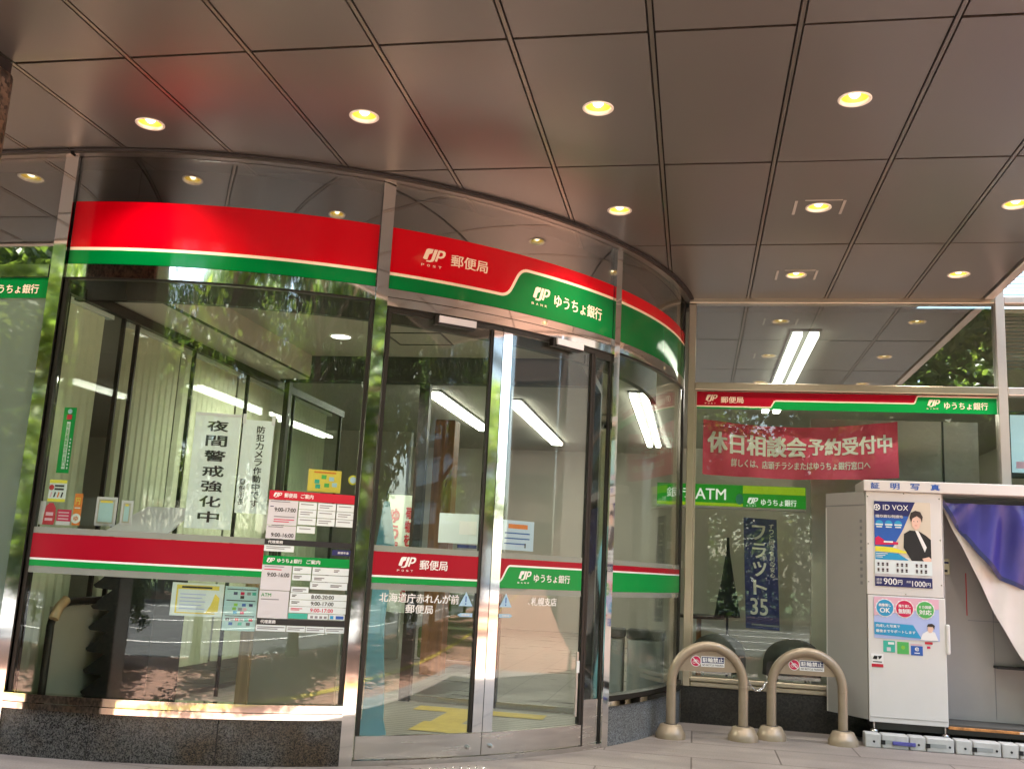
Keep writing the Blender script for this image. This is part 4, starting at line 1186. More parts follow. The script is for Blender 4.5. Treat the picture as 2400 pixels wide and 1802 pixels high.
for u, mt, tx, t2 in ((1.490, 'cyanprint', "画像落し", "OK"), (1.638, 'crimson', "撮り直し", "無制限"), (1.792, 'midgreen', "６カ国語", "対応")):
    n = 28
    m.poly(F, [(u + (.068 if k % 2 else .074) * math.cos(2 * math.pi * k / n), 1.052 + (.068 if k % 2 else .074) * math.sin(2 * math.pi * k / n)) for k in range(n)], .0095, M['white'])
    m.poly(F, [(u + .064 * math.cos(2 * math.pi * k / n), 1.052 + .064 * math.sin(2 * math.pi * k / n)) for k in range(n)], .011, M[mt])
    m.text(F, tx, u - .045, u + .045, 1.063, 1.085, .0125, M['white'], .03); m.text(F, t2, u - (.038 if t2 == "OK" else .046), u + (.038 if t2 == "OK" else .046), 1.015, 1.052, .0125, M['white'], .03)
m.poly(F, [(1.409, .94), (1.70, .93), (1.76, .83), (1.409, .845)], .0095, M['cyanprint'])
m.text(F, "完成した写真で", 1.42, 1.60, .902, .925, .011, M['white'], .02); m.text(F, "最後までサポートします", 1.42, 1.715, .862, .885, .011, M['white'], .02)
m.poly(F, [(1.75, .82), (1.77, .87), (1.81, .895), (1.86, .885), (1.885, .82)], .0095, M['white'])
m.poly(F, [(1.805, .90), (1.815, .88), (1.835, .88), (1.85, .905), (1.848, .935), (1.81, .935)], .011, M['skin'])
m.poly(F, [(1.80, .925), (1.81, .945), (1.84, .95), (1.86, .935), (1.855, .905), (1.845, .925)], .0125, M['hair'])
m.build("lower_poster", bo)
m = MB()
m.rect(F, 1.474, 1.562, .712, .80, .005, M['tealp'], t=.002); m.rect(F, 1.51, 1.555, .772, .79, .007, M['white']); m.rect(F, 1.50, 1.53, .72, .75, .007, M['sheetg'])
m.build("payment_sticker", bo); m = MB(); m.rect(F, 1.578, 1.665, .705, .797, .005, M['midgreen'], t=.002); m.disc(F, 1.622, .755, .015, .007, M['lime'])
m.build("payment_sticker", bo); m = MB(); m.rect(F, 1.680, 1.768, .70, .772, .005, M['blueprint'], t=.002); m.text(F, "e", 1.71, 1.738, .735, .762, .007, M['white'], .03); m.rect(F, 1.705, 1.745, .715, .722, .007, M['white']); m.rect(F, 1.68, 1.765, .778, .786, .005, M['pink'])
m.build("payment_sticker", bo); m = MB(); m.rect(F, 1.785, 1.842, .79, .808, .005, M['redprint'], t=.002); m.rect(F, 1.80, 1.825, .757, .775, .005, M['crimson'])
m.build("payment_sticker", bo); m = MB(); m.rect(F, 1.382, 1.474, .594, .695, .005, M['white'], t=.002); m.rect(F, 1.384, 1.472, .594, .618, .007, M['redprint']); m.rect(F, 1.394, 1.462, .630, .637, .007, M['ink'])
m.poly(F, [(1.392, .655), (1.405, .68), (1.43, .678), (1.425, .652)], .007, M['ink']); m.poly(F, [(1.432, .678), (1.462, .682), (1.458, .665), (1.44, .653)], .007, M['ink'])
m.build("camera_sticker", bo)
# curtain
def interp(pts, x):
    for (a, b), (c, d) in zip(pts, pts[1:]):
        if a <= x <= c:
            t_ = (x - a) / (c - a)
            return b + (d - b) * t_
    return pts[-1][1]
hem = [(1.945, 1.90), (2.08, 1.67), (2.21, 1.50), (2.37, 1.315), (2.53, 1.25), (2.8, 1.19), (3.22, 1.12)]
low = [(1.945, 1.90), (2.143, 1.46), (2.344, 1.02), (2.52, .70), (2.8, .55), (3.22, .5)]
def cloth(y0, top, bot, mat, amp, ph, name, inset=0.0):
    m = MB(); nx, nz = 70, 34
    def yy(x, z):
        k = (1.92 - z)
        fan = (x - 2.35) / (0.25 + 0.9 * max(0.02, k))
        return y0 + amp * (math.sin(fan * 9 + ph) * min(1, .25 + k * 1.6) + .45 * math.sin(x * 31 + k * 5 + ph)) - .03 * k
    vs = []
    for i in range(nx + 1):
        x = 1.945 + (3.22 - 1.945) * i / nx
        a = interp(bot, x); b = top(x)
        for j in range(nz + 1):
            z = b + (a - b) * j / nz
            vs.append((x, yy(x, z), z))
    fs = [(i * (nz + 1) + j, i * (nz + 1) + j + 1, (i + 1) * (nz + 1) + j + 1, (i + 1) * (nz + 1) + j) for i in range(nx) for j in range(nz)]
    m.add(vs, fs, mat, True)
    return m, yy
m, yb = cloth(BY + .055, lambda x: 1.905, hem, M['curtain'], .042, .4, "c")
vs = []; N = 60
pts = [(1.945 + (3.22 - 1.945) * i / N) for i in range(N + 1)]
for x in pts:
    z = interp(hem, x)
    dx = .03
    vs += [(x, yb(x, z) - .004, z), (x + .018, yb(x, z) - .004, z + .030)]
m.add(vs, [(2 * i, 2 * i + 2, 2 * i + 3, 2 * i + 1) for i in range(N)], M['hem'], True)
m.build("curtain", bo)
m, _ = cloth(BY + .09, lambda x: min(1.9, interp(hem, x) + .06), low, M['curtainw'], .022, 1.3, "c")
m.build("curtain_lining", bo)

# step blocks in front of the booth
GB = "pale grey step blocks in front of the photo booth"
def block(x, label, link, w=.318):
    t = thing("step_block", label, "step block", (x, 8.30, 0), GB)
    y0, y1 = 8.305, 8.44
    m = MB()
    m.bbox(x, x + w * .36, y0, y1, .0, .102, M['blockp'], .008)
    m.bbox(x + w * .385, x + w, y0, y1, .0, .102, M['blockp'], .008)
    m.box(x + .01, x + w - .01, y0 + .02, y1 - .01, .0, .08, M['blockp'])
    m.build("body", t)
    m = MB(); m.box(x + w * .45, x + w * .82, y0 - .003, y0 + .001, .034, .062, M['greyp']); m.build("slot", t)
    for a in (.2, .90):
        m = MB(); m.tube([(x + w * a, y0 - .003, .045), (x + w * a, y0 + .002, .045)], .009, M['black'], 12); m.build("screw_hole", t)
    m = MB(); m.box(x + w * .36, x + w * .46, y0 - .004, y0 + .001, .028, .06, M['black']); m.build("clip_notch", t)
    if link:
        m = MB(); m.bbox(x + w * .62, x + w * 1.15, y0 - .012, y0 - .004, .03, .058, M['violet'], .003)
        for a in (.68, 1.08):
            m.tube([(x + w * a, y0 - .018, .044), (x + w * a, y0 - .004, .044)], .011, M['violet'], 12)
        m.build("connector", t)
block(1.315, "grey step block with violet connector beside the arch base", True)
block(1.640, "plain grey step block under the white front panel of the booth", False)
block(1.972, "grey step block below the start of the rusty sill", False)
block(2.298, "grey step block with violet connector below the rusty sill", True)
block(2.63, "grey step block under the white curtain lining, farthest from the arches", False)

# ================================================================== NO-PARKING ARCHES
GA = "beige no-parking arches by the flat window"
def arch(ax, ay, bx, by, label):
    t = thing("bicycle_barrier", label, "barrier", ((ax + bx) / 2, (ay + by) / 2, 0), GA)
    d = Vector((bx - ax, by - ay, 0)); L = d.length; d.normalize()
    n = Vector((d.y, -d.x, 0))
    c = Vector(((ax + bx) / 2, (ay + by) / 2, 0)); r = L / 2; zs = .405
    pts = [Vector((ax, ay, .06)), Vector((ax, ay, .25))]
    for k in range(25):
        a = math.pi * (1 - k / 24)
        pts.append(c + d * r * math.cos(a) + Vector((0, 0, zs + r * math.sin(a))))
    pts += [Vector((bx, by, .25)), Vector((bx, by, .06))]
    m = MB(); m.tube(pts, .037, M['bronze'], 20)
    for x, y in ((ax, ay), (bx, by)):
        m.lathe([(.0385, .385), (.0395, .388), (.0395, .396), (.0385, .40)], M['bronze'], (x, y, 0), 20)
    m.build("arch_tube", t)
    for x, y in ((ax, ay), (bx, by)):
        m = MB(); m.lathe([(.0, .105), (.060, .104), (.080, .098), (.105, .050), (.114, .032), (.116, .0)], M['bronze'], (x, y, 0), 36); m.lathe([(.042, .106), (.050, .108), (.052, .104)], M['dark'], (x, y, 0), 20)
        m.build("base", t)
    # chord plate
    S = Pln(c, d, n)
    zc = .50
    hx = math.sqrt(max(0, r * r - (zc - zs) ** 2))
    P_ = [(-hx, zc), (hx, zc)]
    a0 = math.asin((zc - zs) / r)
    for k in range(1, 16):
        a = a0 + (math.pi - 2 * a0) * k / 16
        P_.append((r * math.cos(a), zs + r * math.sin(a)))
    m = MB(); m.poly(S, P_, .006, M['bronze']); m.poly(S, P_[::-1], -.006, M['bronze'])
    q = [S(u, v, .006) for u, v in P_]; q2 = [S(u, v, -.006) for u, v in P_]
    for i in range(len(q)):
        j = (i + 1) % len(q)
        m.add([q[i], q2[i], q2[j], q[j]], [(0, 1, 2, 3)], M['bronze'])
    m.build("plate", t)
    m = MB()
    cx, cz = -.098, .575
    m.disc(S, cx, cz, .042, .008, M['white']); m.disc(S, cx, cz, .037, .0092, M['crimson'])
    for u in (-.014, .014):
        m.disc(S, cx + u, cz - .007, .0125, .0104, M['white']); m.disc(S, cx + u, cz - .007, .009, .0112, M['crimson'])
    m.poly(S, [(cx - .016, cz - .007), (cx - .004, cz + .012), (cx + .012, cz + .011), (cx + .012, cz + .006), (cx - .002, cz + .007), (cx - .011, cz - .007)], .012, M['white'])
    m.poly(S, [(cx - .029, cz + .024), (cx - .024, cz + .029), (cx + .029, cz - .024), (cx + .024, cz - .029)], .0124, M['white'])
    m.rect(S, -.056, .130, .535, .614, .008, M['white'])
    m.rect(S, -.051, .125, .564, .609, .0092, M['navy'])
    m.text(S, "駐輪禁止", -.045, .120, .570, .604, .0104, M['white'], .03)
    m.text(S, "NO BICYCLE PARKING", -.046, .121, .542, .556, .0092, M['ink'], .01)
    m.build("sticker", t)
    return t
arch(-.160, 7.96, .388, 8.12, "beige arch barrier with no-bicycle sticker standing against the curved glass")
arch(.612, 8.29, 1.152, 8.31, "beige arch barrier with no-bicycle sticker standing next to the photo booth")
m = MB()
pa, pb = Vector((.425, 8.13, .44)), Vector((.577, 8.28, .44))
N = 9
for i in range(N):
    t0, t1 = (i - .15) / N, (i + 1.15) / N
    P0 = pa.lerp(pb, t0) - Vector((0, 0, .075 * 4 * t0 * (1 - t0))); P1 = pa.lerp(pb, t1) - Vector((0, 0, .075 * 4 * t1 * (1 - t1)))
    d = P1 - P0; c = (P0 + P1) / 2; dn = d.normalized()
    s = Vector((0, 0, 1)) if i % 2 else Vector((dn.y, -dn.x, 0)).normalized()
    ring = [c + dn * (d.length / 2) * math.cos(a) + s * .009 * math.sin(a) for a in [k * math.pi / 5 for k in range(11)]]
    m.tube(ring, .003, M['chain'], 6, cap=False)
tag(m.build("link_chain"), "silver chain sagging between the two beige arches", "chain")

# tactile studs before the door
m = MB()
for i in range(12):
    for j in range(5):
        u = 33.5 + i * .75 + (j % 2) * .37
        p = CY(u, 0, .16 + j * .05)
        m.lathe([(0, .005), (.007, .004), (.011, .0)], M['steel'], p, 8)
tag(m.build("tactile_studs"), "patch of small metal tactile studs on the paving before the doors", "tactile studs")

# ================================================================== INTERIOR
g = MB(); g.box(-14, 5, 5.40, 20, -.30, -.004, M['ifloor'])
struct("interior_floor", g)
g = MB()
pts = [CY(u, .0, -.06) for u in range(0, 85, 2)]
poly = [(p[0], p[1], .002) for p in pts] + [(-.9, 8.75, .002), (-3.95, 8.75, .002)]
g.add(poly, [tuple(range(len(poly)))], M['mat'])
struct("vestibule_floor", g)
m = MB()
PF = Pln((0, 0, 0), (1, 0, 0), (0, 0, 1), (0, 1, 0))
for a, b, y0, y1 in ((-2.05, -1.55, 7.3, 7.75), (-2.0, -1.75, 7.75, 8.3), (-2.3, -1.2, 8.3, 8.55)):
    m.rect(PF, a, b, y0, y1, .006, M['tact'])
tag(m.build("tactile_tiles"), "yellow tactile tiles on the floor inside the sliding doors", "tactile paving")
g = MB()
g.box(-14, 6, 20, 20.2, 0, 4, M['iwall']); g.box(-14.2, -14, 5.4, 20, 0, 4, M['iwall']); g.box(5, 5.2, WY + .1, 20, 0, 4, M['iwall'])
struct("interior_walls", g)
g = MB(); g.box(-14, 5, 8.95, 20, 3.62, 3.66, M['iceil']); g.box(-14, -4.1, 5.7, 8.95, 3.0, 3.04, M['iceil'])
struct("interior_ceiling", g)
g = MB()
pv = [CY(u, 0, -.36) for u in range(4, 72, 2)]
pv = [(p[0], p[1]) for p in pv] + [(pv[-1][0], 8.72), (-3.65, 8.72)]
g.add([(x, y, 3.11) for x, y in pv], [tuple(range(len(pv)))[::-1]], M['iceil'])
g.add([(x, y, 3.15) for x, y in pv], [tuple(range(len(pv)))], M['iceil'])
struct("vestibule_ceiling", g)
m = MB(); m.box(-4.1, -3.65, 5.70, 8.72, 2.88, 3.14, M['iwall']); m.box(-3.655, -3.649, 5.7, 8.72, 2.88, 2.90, M['dark'])
tag(m.build("ceiling_bulkhead"), "boxed bulkhead along the glass partition of the vestibule ceiling", "bulkhead")
t = thing("ceiling_lamp", "round white lit lamp in the vestibule ceiling", "ceiling light", (-3.06, 7.9, 3.11))
m = MB(); m.lathe([(.10, -.001), (.098, -.008), (.085, -.009)], M['white'], (-3.06, 7.9, 3.11), 28); m.build("ring", t)
m = MB(); m.lathe([(.085, -.006), (.0, -.006)], M['idisc'], (-3.06, 7.9, 3.11), 28); m.build("disc", t)
ld = bpy.data.lights.new("vestibule_beam", 'SPOT'); ld.energy = 48.0; ld.color = (1.0, 0.92, 0.78); ld.spot_size = R_(150); ld.spot_blend = 0.8; ld.shadow_soft_size = 0.08
lo = bpy.data.objects.new("beam", ld); COL.objects.link(lo); lo.parent = t; lo.location = (0, 0, -.02)
m = MB()
hx0, hx1, hy0, hy1 = -2.62, -2.12, 7.75, 8.2
for a in ((hx0, hx1, hy0, hy0 + .015), (hx0, hx1, hy1 - .015, hy1), (hx0, hx0 + .015, hy0, hy1), (hx1 - .015, hx1, hy0, hy1)):
    m.box(a[0], a[1], a[2], a[3], 3.104, 3.109, M['dark'])
tag(m.build("ceiling_hatch"), "square access hatch outlined in the vestibule ceiling", "ceiling hatch")
# left glass partition
pt = thing("glass_partition", "dark framed glass partition in front of the vertical blinds", "partition", (-4.0, 7, 0))
m = MB(); m.box(-4.03, -3.98, 5.47, 10.6, 2.80, 2.87, M['dark']); m.build("top_rail", pt)
for y in (5.50, 6.14, 6.32, 7.16, 8.15, 9.2, 10.55):
    m = MB(); m.box(-4.02, -3.99, y - .009, y + .009, 0, 2.80, M['dark']); m.build("post", pt)
m = MB(); m.box(-4.01, -4.002, 5.52, 10.5, .1, 2.80, M['inglass']); m.build("pane", pt)
def blinds(y0, y1, label):
    m = MB(); n = int((y1 - y0) / .085)
    for i in range(n):
        y = y0 + i * .085; a = R_(24); w = .045
        vs = []
        for z in (.28, 2.78):
            for k in (-1, 0, 1):
                vs.append((-4.10 + k * w * math.sin(a) + (.008 if k == 0 else 0), y + k * w * math.cos(a), z))
        m.add(vs, [(0, 1, 4, 3), (1, 2, 5, 4)], M['blind'], False)
    m.box(-4.13, -4.07, y0 - .05, y1, 2.785, 2.82, M['white'])
    tag(m.build("vertical_blind"), label, "blind", "vertical blinds behind the glass partition")
blinds(5.56, 6.12, "beige vertical blind nearest the curved window, behind the small stickers")
blinds(6.36, 7.14, "beige vertical blind behind the partition, between two dark posts near the stickers")
blinds(7.20, 8.14, "beige vertical blind behind the hanging posters")
blinds(8.24, 10.45, "long beige vertical blind deepest along the partition, towards the hall")
# low beige board with rail
t = thing("low_screen", "low beige screen with dark curved handrail behind the curved window", "screen", (-3.88, 5.9, 0))
m = MB(); m.box(-3.895, -3.875, 5.58, 6.45, .05, .83, M['board']); m.build("panel", t)
m = MB(); m.tube([(-3.86, 5.56, .0), (-3.86, 5.56, .72), (-3.86, 5.58, .79), (-3.86, 5.64, .84), (-3.86, 5.75, .86), (-3.86, 6.45, .86)], .024, M['dark'], 10); m.build("frame", t)
m = MB(); m.tube([(-3.83, 5.54, .76), (-3.83, 5.58, .83), (-3.83, 5.64, .872)], .03, M['lwood'], 10); m.build("grip", t)
# leaflet rack
t = thing("leaflet_rack", "black tiered leaflet rack silhouetted behind the curved window", "leaflet rack", (-3.65, 6.2, 0))
for i in range(8):
    z = .12 + i * .135
    m = MB()
    m.add([(-3.86, 5.98, z + .01), (-3.72, 5.98, z), (-3.72, 5.98, z + .15), (-3.86, 6.36, z + .01), (-3.72, 6.36, z), (-3.72, 6.36, z + .15), (-3.88, 5.98, z + .028), (-3.88, 6.36, z + .028)],
          [(0, 1, 2, 6), (3, 7, 5, 4), (0, 3, 4, 1), (6, 2, 5, 7), (0, 6, 7, 3), (1, 4, 5, 2)], M['scarf'])
    m.build("tray", t)
m = MB(); m.box(-3.72, -3.42, 5.97, 6.37, .0, 1.24, M['scarf']); m.build("cabinet", t)
m = MB(); m.add([(-3.86, 5.95, 1.29), (-3.40, 5.95, 1.29), (-3.42, 6.36, 1.50), (-3.78, 6.36, 1.50), (-3.86, 5.95, 1.275), (-3.40, 5.95, 1.275), (-3.42, 6.36, 1.485), (-3.78, 6.36, 1.485)], [(0, 1, 2, 3), (7, 6, 5, 4), (0, 4, 5, 1), (1, 5, 6, 2), (2, 6, 7, 3), (3, 7, 4, 0)], M['sheetg']); m.build("sloped_top", t)
t = thing("low_counter", "grey-beige low counter wall with light wood end inside the vestibule", "counter", (-3.1, 7.2, 0))
m = MB(); m.box(-3.30, -2.62, 7.25, 7.30, .0, .98, M['board']); m.build("panel", t)
m = MB(); m.bbox(-3.40, -3.30, 7.22, 7.33, .0, 1.0, M['lwood'], .008); m.build("end_post", t)
# inner door wall
iw = thing("inner_doors", "dark framed inner sliding doors between vestibule and hall", "inner door", (-2.2, 8.8, 0))
m = MB(); m.box(-3.97, -.86, 8.76, 8.86, 2.87, 3.62, M['bulk']); m.build("header", iw)
for x, w_ in ((-3.9, .05), (-2.52, .10), (-1.72, .06), (-.90, .08)):
    m = MB(); m.box(x - w_ / 2, x + w_ / 2, 8.77, 8.85, 0, 2.87, M['dark']); m.build("post", iw)
m = MB(); m.box(-2.47, -.94, 8.79, 8.83, 0.0, .05, M['steel']); m.build("floor_rail", iw)
m = MB(); m.box(-3.87, -2.57, 8.80, 8.81, .05, 2.87, M['inglass']); m.build("pane", iw)
m = MB(); m.box(-.90, -.86, 7.45, 8.75, 2.80, 2.87, M['dark']); m.build("side_frame", iw)
# tube lights
def tube_light(x, y0, y1, z, n, w_, label):
    t = thing("tube_light", label, "ceiling light", (x, (y0 + y1) / 2, z), "tube lights on the hall ceiling")
    m = MB(); m.box(x - w_ / 2 - .02, x + w_ / 2 + .02, y0, y1, z + .015, 3.62, M['dgrey']); m.build("housing", t)
    for k in range(n):
        xx = x + (k - (n - 1) / 2) * (w_ * .62)
        m = MB(); m.box(xx - w_ * (.17 if n > 1 else .48), xx + w_ * (.17 if n > 1 else .48), y0 + .02, y1 - .02, z - .03, z + .014, M['tube']); m.build("tube", t)
tube_light(-3.68, 13.2, 16.8, 3.58, 1, .20, "single tube light above the wooden column")
tube_light(-2.62, 13.8, 18.5, 3.58, 1, .20, "single tube light between the wooden column and the grey bins")
tube_light(-.78, 13.0, 18.4, 3.58, 2, .25, "double tube light seen above the grey bins at the bend")
tube_light(1.02, 9.55, 14.2, 3.58, 2, .25, "double tube light seen through the flat window above the red banner")
# hall furniture
m = MB(); m.bbox(-2.98, -2.74, 10.9, 11.15, 0, 2.85, M['wood'], .01)
tag(m.build("wooden_column"), "reddish brown wood clad column in the hall behind the doors", "column")
t = thing("nobori_banner", "white upright banner with red characters behind the sliding doors", "banner", (-2.7, 8.95, 0))
m = MB(); m.rect(front(8.98), -2.86, -2.58, .75, 1.83, .0, M['greycloth'], t=.004)
m.vtext(front(8.98), "ゆうパック", -2.82, -2.745, .95, 1.70, .004, M['redprint'], .04, .15); m.vtext(front(8.98), "荷物を送るなら", -2.68, -2.63, .85, 1.72, .004, M['redprint'], .03, .15); m.build("cloth", t)
m = MB(); m.tube([(-2.88, 8.99, 0), (-2.88, 8.99, 1.87)], .008, M['black'], 8); m.tube([(-2.88, 8.99, 1.84), (-2.56, 8.99, 1.84)], .006, M['black'], 8); m.build("pole", t)
m = MB()
vs = []
for j in range(21):
    z = .0 + 1.62 * j / 20
    wv = .10 + .06 * abs(1 - j / 10) + .05 * (j < 2)
    if j > 16: wv *= (21 - j) / 5
    vs += [(-2.12 - wv * .5, 6.62 + .03 * math.sin(j * .5), z), (-2.12 + wv * .5, 6.62 + .03 * math.sin(j * .5), z), (-2.12 + wv * .5, 6.64 + .03 * math.sin(j * .5), z), (-2.12 - wv * .5, 6.64 + .03 * math.sin(j * .5), z)]
fs = []
for j in range(20):
    for k in range(4):
        fs.append((j * 4 + k, j * 4 + (k + 1) % 4, j * 4 + 4 + (k + 1) % 4, j * 4 + 4 + k))
m.add(vs, fs, M['skyblue'], False)
tag(m.build("blue_banner"), "pale blue standing cut-out banner just inside the sliding doors", "banner")
t = thing("green_sofa", "olive green square sofa in the hall behind the doors", "sofa", (-2.9, 12.2, 0))
m = MB(); m.bbox(-3.3, -2.45, 11.9, 12.6, .08, .45, M['moss'], .03); m.build("seat", t)
m = MB(); m.bbox(-3.3, -2.45, 12.5, 12.7, .3, .85, M['moss'], .03); m.build("backrest", t)
for i, x in enumerate((-.78, -.42)):
    t = thing("waste_bin", ["grey waste bin with dark lid nearer the sliding doors", "grey waste bin with dark lid nearest the corner post"][i], "bin", (x, 9.25, 0), "grey bins inside the right bend")
    m = MB(); m.bbox(x - .16, x + .16, 9.1, 9.4, 0, .64, M['greyp'], .02); m.build("body", t)
    m = MB(); m.bbox(x - .17, x + .17, 9.09, 9.41, .642, .72, M['dgrey'], .015); m.build("lid", t)
m = MB(); m.box(-4.9, -3.7, 12.4, 12.5, 0, 2.9, M['iceil'])
tag(m.build("pale_wall_slab"), "pale wall slab standing in the hall behind the curved window", "wall")
# ATM corner
t = thing("atm_sign", "lit green sign board with white ATM lettering inside the flat window", "sign", (.3, 9.4, 1.9))
AF = front(9.4)
m = MB(); m.box(-.36, .995, 9.40, 9.50, 1.875, 2.075, M['atm']); m.rect(AF, .43, .99, 2.0, 2.072, .002, M['atmy']); m.rect(AF, -.36, .43, 1.875, 1.905, .002, M['atmy']); m.disc(AF, .40, 1.945, .05, .003, M['tealp'], ru=.035)
m.box(-.36, .995, 9.39, 9.51, 1.855, 1.873, M['sheetg']); m.build("board", t)
m = MB(); m.text(AF, "ATM", -.005, .275, 1.935, 2.035, .004, M['atmw'], .01); m.build("lettering", t); m = MB(); m.text(AF, "銀行", -.27, -.06, 1.945, 2.035, .004, M['atmw'], .01); m.build("lettering", t); m = MB(); m.text(AF, "ゆうちょ銀行", .595, .91, 1.895, 1.955, .004, M['atmw'], .014); m.build("lettering", t)
m = MB(); emblem(m, AF, .465, .57, 1.885, 1.965, .004, M['atmw'], "BANK"); m.build("emblem", t)
m = MB(); m.box(-.4, 1.02, 10.9, 11.0, 0, 2.6, M['iwall']); m.box(-.38, .0, 10.89, 10.9, .9, 1.75, M['board'])
for x, z in ((-.3, 1.5), (-.18, 1.3), (-.28, 1.1), (-.1, 1.55)):
    m.box(x, x + .05, 10.885, 10.889, z, z + .08, M['greycloth'])
tag(m.build("partition_wall"), "beige partition wall with small papers behind the ATM sign", "wall")
m = MB(); m.box(1.04, 2.50, 9.42, 9.46, 0, 2.72, M['iwall']); m.box(2.19, 2.205, 9.41, 9.42, 0, 2.72, M['dgrey'])
tag(m.build("screen_wall"), "pale screen wall behind the flat window beside the red banner", "wall")
# red banner inside the window
RB = 9.02
m = MB(); nx, nz = 40, 10
def bz(u, v):   # u along width, v 0..1 bottom to top
    top = 2.63 - .055 * math.sin(math.pi * u) * 1.2 + .02 * u; bot = 2.13 - .03 * math.sin(math.pi * u) + .02 * u
    return bot + (top - bot) * v
class Ban:
    k = 3.36
    def __call__(s, u, v, d):
        x = .055 + 1.68 * u
        return (x, RB + .018 * math.sin(u * 17 + v * 4) * (1 - .5 * v) + .01 * math.sin(u * 41) - d, bz(u, v))
    def n(s, a, b): return 40
BN = Ban()
m.rect(BN, 0, 1, 0, 1, 0, M['redcloth'], t=.003, nu=40, nv=10)
tb = thing("red_banner", "red cloth banner with white characters hanging inside the flat window", "banner", (.9, RB, 2.1))
m.build("cloth", tb)
m = MB(); m.text(BN, "休日相談会", .028, .535, .42, .80, .006, M['greycloth'], .03); m.text(BN, "予約受付中", .55, .968, .46, .78, .006, M['greycloth'], .03)
m.text(BN, "詳しくは、店頭チラシまたはゆうちょ銀行窓口へ", .15, .86, .18, .33, .006, M['greycloth'], .015); m.build("lettering", tb)
# vertical navy banner
t = thing("navy_banner", "navy vertical banner with katakana and numerals inside the flat window", "banner", (.58, 9.4, .8))
VF = Pln((0, 9.35, 0), Vector((1, 0, -.035)).normalized(), (0, -1, 0), Vector((-.03, 0, 1)).normalized())
m = MB(); m.rect(VF, .488, .785, .805, 1.795, 0, M['navy'], t=.004); m.build("cloth", t)
m = MB(); m.vtext(VF, "フラット", .565, .68, 1.11, 1.73, .003, M['greycloth'], .02, .22); m.text(VF, "35", .535, .685, .93, 1.075, .003, M['greycloth'], .015); m.vtext(VF, "ずっと固定金利の安心", .715, .755, 1.27, 1.75, .003, M['greycloth'], .01, .12); m.build("lettering", t)
m = MB(); m.rect(VF, .54, .78, .835, .85, .003, M['grey_ink']); m.build("print_line", t)
# dark furled cloth on a pole
t = thing("furled_parasol", "dark furled parasol standing inside the flat window", "parasol", (.31, 9.7, 0))
m = MB(); m.lathe([(.012, 1.55), (.02, 1.45), (.06, 1.2), (.10, 1.0), (.12, .86), (.0, .88)], M['scarf'], (.31, 9.7, 0), 14); m.build("canopy", t)
m = MB(); m.tube([(.31, 9.7, 0), (.31, 9.7, 1.6)], .012, M['black'], 8); m.lathe([(0, .03), (.14, .02), (.16, 0)], M['black'], (.31, 9.7, 0), 20); m.build("pole", t)
def chair(x, y, mat, label):
    t = thing("tub_chair", label, "chair", (x, y, 0), "round backed chairs inside the flat window")
    m = MB()
    vs = []; N = 16
    for d_, zf in ((.25, 0), (.25, 1), (.215, 1), (.215, 0)):
        for k in range(N + 1):
            a = math.pi * (.98 + 1.04 * k / N)
            zt = .40 + (.33 * math.sin(math.pi * k / N) ** .6 if zf else 0)
            vs.append((x + d_ * math.cos(a), y - .02 + d_ * math.sin(a), zt))
    fs = []
    for r in range(4):
        for k in range(N):
            fs.append((r * (N + 1) + k, r * (N + 1) + k + 1, ((r + 1) % 4) * (N + 1) + k + 1, ((r + 1) % 4) * (N + 1) + k))
    m.add(vs, fs, mat, True); m.build("backrest", t)
    m = MB(); m.lathe([(0, .44), (.19, .44), (.21, .42), (.21, .38), (0, .37)], mat, (x, y, 0), 24); m.build("seat", t)
    for sx in (-1, 1):
        for sy in (-1, 1):
            m = MB(); m.tube([(x + sx * .13, y + sy * .13, .38), (x + sx * .17, y + sy * .17, 0)], .011, M['steel'], 8); m.build("leg", t)
chair(.22, 9.45, M['dgrey'], "dark round backed chair behind the arch by the curved glass")
chair(.86, 9.35, M['dgrey'], "dark round backed chair behind the arch by the photo booth")
t = thing("small_table", "round dark side table behind the flat window by the corner post", "table", (.05, 9.9, 0))
m = MB(); m.lathe([(0, .86), (.24, .86), (.25, .845), (.24, .83), (0, .83)], M['dark'], (.05, 9.9, 0), 28); m.build("table_top", t)
m = MB(); m.tube([(.05, 9.9, 0), (.05, 9.9, .83)], .025, M['wood'], 10); m.lathe([(0, .02), (.18, .015), (.2, 0)], M['wood'], (.05, 9.9, 0), 20); m.build("pedestal", t)

